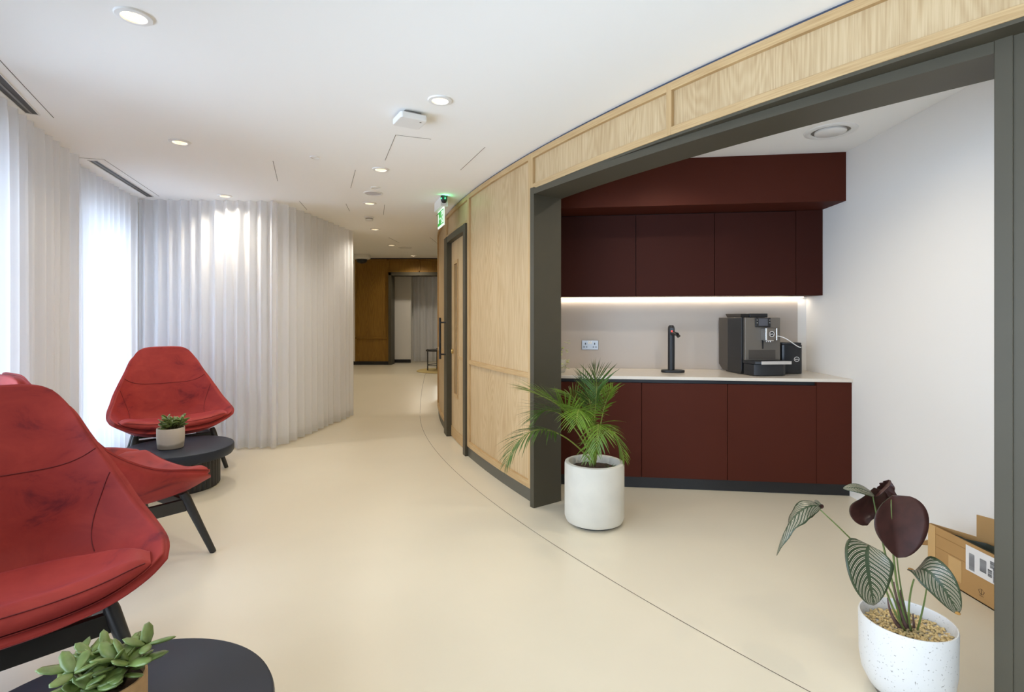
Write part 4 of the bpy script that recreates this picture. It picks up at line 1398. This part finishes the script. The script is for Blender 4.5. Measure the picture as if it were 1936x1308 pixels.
# flat brown card lying behind it
# ================================================================== tables
def drum_table(c, label, rt=.405, h=.33):
    t = thing('drum_table', label, 'table', (c[0], c[1], 0), 0, 'black drum tables')
    MB().lathe([(.0005, h - .085), (rt - .035, h - .085), (rt - .012, h - .078), (rt, h - .055), (rt, h - .014), (rt - .004, h - .004), (rt - .012, h), (.0005, h)], 96).build('tabletop', M['table'], t, smooth='auto')
    nf = 44; rows = []
    prof = []
    for k in range(nf * 6):
        a = 2 * pi * k / (nf * 6); f = (k % 6) / 6
        prof.append((a, .292 + .009 * abs(sin(pi * f))))
    for z in (0.012, h - .086): rows.append([(r_ * cos(a), r_ * sin(a), z) for a, r_ in prof])
    MB().grid(rows, closed=True).build('fluted_base', M['table_b'], t, smooth='auto')
    MB().lathe([(.0005, 0), (.285, 0), (.285, .014), (.0005, .014)], 60).build('plinth', M['table_b'], t)
    return t
drum_table((-1.04, 1.33), 'charcoal drum table at the bottom edge, under the tan pot')
drum_table((-2.73, 4.33), 'charcoal drum table with fluted base before the far chair')

# succulents
def jade(c, label, potm, r, h, seed, n, L, pot_prof=None, tall=.1, name='potted_succulent'):
    t = thing(name, label, 'plant', c, 0)
    MB().lathe([(.0005, .0), (r * .86, .0), (r * .93, .006), (r, h * .5), (r * 1.0, h - .004), (r * .985, h), (r * .93, h), (r * .91, h - .006), (r * .9, h * .82), (.0005, h * .82)], 56).build('pot', M[potm], t, smooth='auto')
    MB().lathe([(.0005, h * .85), (r * .9, h * .84)], 36).build('soil', M['soil'], t)
    rnd = random.Random(seed); lf = MB(); st = MB()
    for k in range(n):
        a = 2 * pi * k / n + rnd.uniform(-.3, .3); q = rnd.uniform(.2, .95)
        base_ = V((cos(a) * r * .45 * q, sin(a) * r * .45 * q, h * .83))
        top = V((cos(a) * r * 1.1 * q, sin(a) * r * 1.1 * q, h + rnd.uniform(.1, 1.0) * tall))
        mid = (base_ + top) / 2 + V((0, 0, .01))
        st.tube([base_, mid, top], [.0042, .0036, .003], 7)
        for w in range(3):
            p = base_.lerp(top, .55 + .225 * w)
            for s_ in range(2 if w < 2 else 4):
                b_ = a + rnd.uniform(-.4, .4) + pi * s_ + (pi / 2 if w % 2 else 0) if w < 2 else a + s_ * pi / 2 + rnd.uniform(-.3, .3)
                el = rnd.uniform(-.05, .7) if w < 2 else rnd.uniform(.1, .9)
                d = V((cos(b_) * cos(el), sin(b_) * cos(el), sin(el)))
                up = V((rnd.uniform(-.5, .5), rnd.uniform(-.5, .5), 1))
                leafblob(lf, p, d, up, L * rnd.uniform(.7, 1.15), L * rnd.uniform(.38, .5), .16)
    lf.build('foliage', M['jade'], t, smooth=True); st.build('stem', M['jade_stem'], t, smooth=True)
    return t
jade((-1.022, 1.33, .33), 'jade plant in a tan stoneware pot, bottom left corner', 'pot_tan', .088, .135, 21, 12, .068, tall=.075)
jade((-2.755, 4.27, .33), 'small jade plant in a two-tone grey pot on the far drum table', 'pot_two', .098, .165, 5, 15, .062, tall=.07)

# ================================================================== lounge chairs
CG = [
    [(0, .358, .418), (.14, .356, .421), (.26, .346, .436), (.365, .322, .468), (.442, .285, .508)],
    [(0, .22, .375), (.15, .22, .382), (.28, .21, .412), (.385, .19, .475), (.468, .17, .54)],
    [(0, .0, .365), (.15, .0, .372), (.28, .0, .408), (.385, 0, .49), (.455, .02, .575)],
    [(0, -.17, .375), (.15, -.165, .385), (.275, -.14, .435), (.365, -.11, .535), (.425, -.09, .63)],
    [(0, -.27, .44), (.14, -.262, .45), (.255, -.238, .51), (.34, -.205, .60), (.395, -.18, .70)],
    [(0, -.315, .58), (.13, -.31, .59), (.235, -.29, .635), (.31, -.265, .71), (.355, -.248, .785)],
    [(0, -.36, .75), (.12, -.357, .757), (.205, -.345, .78), (.268, -.332, .82), (.31, -.32, .875)],
    [(0, -.405, .91), (.10, -.403, .913), (.175, -.397, .925), (.232, -.39, .945), (.268, -.383, .975)],
    [(0, -.438, 1.04), (.09, -.436, 1.04), (.155, -.433, 1.04), (.205, -.43, 1.038), (.232, -.427, 1.035)],
    [(0, -.453, 1.10), (.075, -.452, 1.10), (.13, -.451, 1.096), (.17, -.449, 1.086), (.205, -.444, 1.066)],
]
FULL = [[V((-p[0], p[1], p[2])) for p in row[:0:-1]] + [V(p) for p in row] for row in CG]
def cr1(P, t):
    n = len(P) - 1
    t = min(max(t, 0), 1) * n; i = min(int(t), n - 1); f = t - i
    p0 = P[i - 1] if i > 0 else P[0] * 2 - P[1]
    p3 = P[i + 2] if i + 2 <= n else P[n] * 2 - P[n - 1]
    p1, p2 = P[i], P[i + 1]
    return .5 * ((2 * p1) + (p2 - p0) * f + (2 * p0 - 5 * p1 + 4 * p2 - p3) * f * f + (3 * p1 - p0 - 3 * p2 + p3) * f ** 3)
def surf(u, v):                              # u -1..1 across, v 0..1 front edge to top
    return cr1([cr1(r_, (u + 1) / 2) for r_ in FULL], v)
def nrm(u, v):
    e = .004
    du = surf(min(u + e, 1), v) - surf(max(u - e, -1), v); dv = surf(u, min(v + e, 1)) - surf(u, max(v - e, 0))
    return dv.cross(du).normalized()          # towards the sitter

def make_chair():
    root = bpy.data.objects.new('lounge_chair', None); COL.objects.link(root)
    NU, NV = 36, 44
    inner = [[surf(-1 + 2 * i / NU, j / NV) for i in range(NU + 1)] for j in range(NV + 1)]
    nr = [[nrm(-1 + 2 * i / NU, j / NV) for i in range(NU + 1)] for j in range(NV + 1)]
    mb = MB()
    def thick(i, j):
        u = abs(-1 + 2 * i / NU); v = j / NV
        e = min(1 - u, v * .7, 1 - v)
        return .030 + (.030 if v < .33 else .030 + .015 * min(1, (v - .33) / .2)) * min(1, e / .28) ** .7
    outer = [[inner[j][i] - nr[j][i] * thick(i, j) for i in range(NU + 1)] for j in range(NV + 1)]
    mb.grid(inner); mb.grid(outer)
    # rounded rim joining both skins
    ring = [(0, i) for i in range(NU + 1)] + [(j, NU) for j in range(1, NV + 1)] + [(NV, i) for i in range(NU - 1, -1, -1)] + [(j, 0) for j in range(NV - 1, 0, -1)]
    cen = V((0, 0, 0)); rows = [[], [], [], [], []]
    m_ = len(ring)
    for k, (j, i) in enumerate(ring):
        a, b_ = inner[j][i], outer[j][i]
        p = ring[k - 1]; q = ring[(k + 1) % m_]
        tg = (inner[q[0]][q[1]] - inner[p[0]][p[1]]).normalized()
        outw = tg.cross(nr[j][i]).normalized()
        mid = (a + b_) / 2; rad = (a - b_).length / 2; nn_ = (a - b_).normalized()
        for w, ang in enumerate((90, 45, 0, -45, -90)):
            rows[w].append(mid + nn_ * rad * sin(R(ang)) + outw * rad * cos(R(ang)) * .9)
    mb.grid(rows, closed=True)
    sh = mb.build('shell', M['velvet'], root, smooth=True)
    # seams: level line across the back, and the two curved wing seams
    def seam(uv, name='seam', r=.0023):
        MB().tube([surf(u, v) + nrm(u, v) * .0006 for u, v in uv], r, 6).build(name, M['seam'], sh, smooth=True)
    seam([(-.97 + 1.94 * k / 40, .665 - .055 * (-1 + k / 20) ** 2) for k in range(41)])
    for sg in (-1, 1):
        seam([(sg * (.95 - .40 * sin(k / 24 * pi / 2)), .50 - .19 * (k / 24) ** 1.7) for k in range(25)])
    # piping along the rim
    MB().tube([rows[1][k] + (rows[1][k] - rows[3][k]).normalized() * .001 for k in range(m_)] + [rows[1][0]], .002, 6, cap=False).build('piping', M['seam'], sh, smooth=True)
    # seat cushion: a lens that fills the seat and runs out along the arms
    mb = MB(); top = []; bot = []
    N1, N2 = 40, 20
    for j in range(N2 + 1):
        tv = j / N2; rt = []; rb = []
        for i in range(N1 + 1):
            u = -1 + 2 * i / N1
            vmax = .33 * (1 - .75 * abs(u) ** 2.4)
            v = .006 + (vmax - .0) * tv
            uu = u * .85
            prof = max(0.0, 1 - abs(u) ** 2.6) ** .55
            edge = (min(1, (tv) / .14)) ** .5 * (min(1, (1 - tv) / .14)) ** .5
            p = surf(uu, v); n_ = nrm(uu, v)
            rt.append(p + n_ * (.008 + .082 * prof * edge) + V((0, .012 * prof * (1 - tv), 0)))
            rb.append(p + n_ * .004)
        top.append(rt); bot.append(rb)
    mb.grid(top); mb.grid(bot)
    mb.grid([top[0], bot[0]]); mb.grid([top[-1], bot[-1]])
    cu = mb.build('seat_cushion', M['velvet'], root, smooth=True)
    MB().tube([top[1][i] + V((0, .002, 0)) for i in range(1, N1)], .002, 6).build('piping', M['seam'], cu, smooth=True)
    # timber frame
    tops = {(1, 1): V((.295, .225, .335)), (-1, 1): V((-.295, .225, .335)), (1, -1): V((.25, -.235, .335)), (-1, -1): V((-.25, -.235, .335))}
    feet = {(1, 1): V((.385, .335, 0)), (-1, 1): V((-.385, .335, 0)), (1, -1): V((.325, -.36, 0)), (-1, -1): V((-.325, -.36, 0))}
    for k in tops:
        a = tops[k]; f = feet[k]; ex = a + (a - f).normalized() * .03
        mb = MB(); mb.tube([f + (a - f) * .0, f + (a - f) * .02, f.lerp(a, .5), a, ex], [.0155, .0175, .021, .026, .022], 16).build('leg', M['leg'], root, smooth='auto')
    def railb(p, q):
        d = (q - p).normalized(); n_ = V((-d.y, d.x, 0)) * .014
        L_ = (q - p).length
        MB().box(0, L_, -.014, .014, -.075, -.005, lambda x, y, z: p + d * x + V((-d.y, d.x, 0)) * y + V((0, 0, z))).build('rail', M['leg'], root, bevel=.003)
    railb(tops[(-1, 1)], tops[(1, 1)]); railb(tops[(-1, -1)], tops[(1, -1)])
    railb(tops[(-1, -1)], tops[(-1, 1)]); railb(tops[(1, -1)], tops[(1, 1)])
    return root

ch0 = make_chair()
chairs = [((-1.80, 1.80), 49, 'nearest crimson velvet lounge chair, cut by the left frame edge'),
          ((-2.22, 3.24), -62, 'crimson velvet lounge chair seen side on behind the nearest one'),
          ((-3.05, 4.93), 0, 'farthest crimson velvet lounge chair, whole in view before the sheer curtain')]
CHAIRS = [((-1.79, 1.82), 227), ((-2.26, 3.03), -32), ((-3.14, 4.875), 221)]
for i, ((x, y), rz) in enumerate(CHAIRS):
    c = ch0 if i == 0 else copy_tree(ch0)
    c.location = (x, y, 0); c.rotation_euler = (0, 0, R(rz))
    tag(c, chairs[i][2], 'chair', 'crimson velvet lounge chairs')

# ================================================================== far table and rug
o = V((-1.52, 9.55, FZ))
rg = MB().lathe([(.0005, 0.002), (.5, .002), (.505, .008), (.5, .013), (.0005, .014)], 60).build('round_rug', M['rug'], None, smooth='auto', loc=(0, 0, 0))
rg.location = V((-1.22, 9.6, FZ)); tag(rg, 'round beige rug on the floor by the far doorway', 'rug')
t = thing('side_table', 'small dark round side table on thin legs, far down the corridor', 'table', (-1.32, 9.62, FZ + .014))
MB().lathe([(.0005, .345), (.24, .345), (.245, .352), (.245, .37), (.24, .372), (.0005, .36)], 48).build('tabletop', M['blackm'], t, smooth='auto')
for k in range(4):
    a = R(20 + 90 * k)
    MB().tube([(.215 * cos(a), .215 * sin(a), 0), (.215 * cos(a), .215 * sin(a), .385)], .010, 8).build('leg', M['blackm'], t, smooth='auto')
MB().lathe([(.205, .09), (.22, .09), (.22, .1), (.205, .1), (.205, .09)], 40).build('ring', M['blackm'], t)
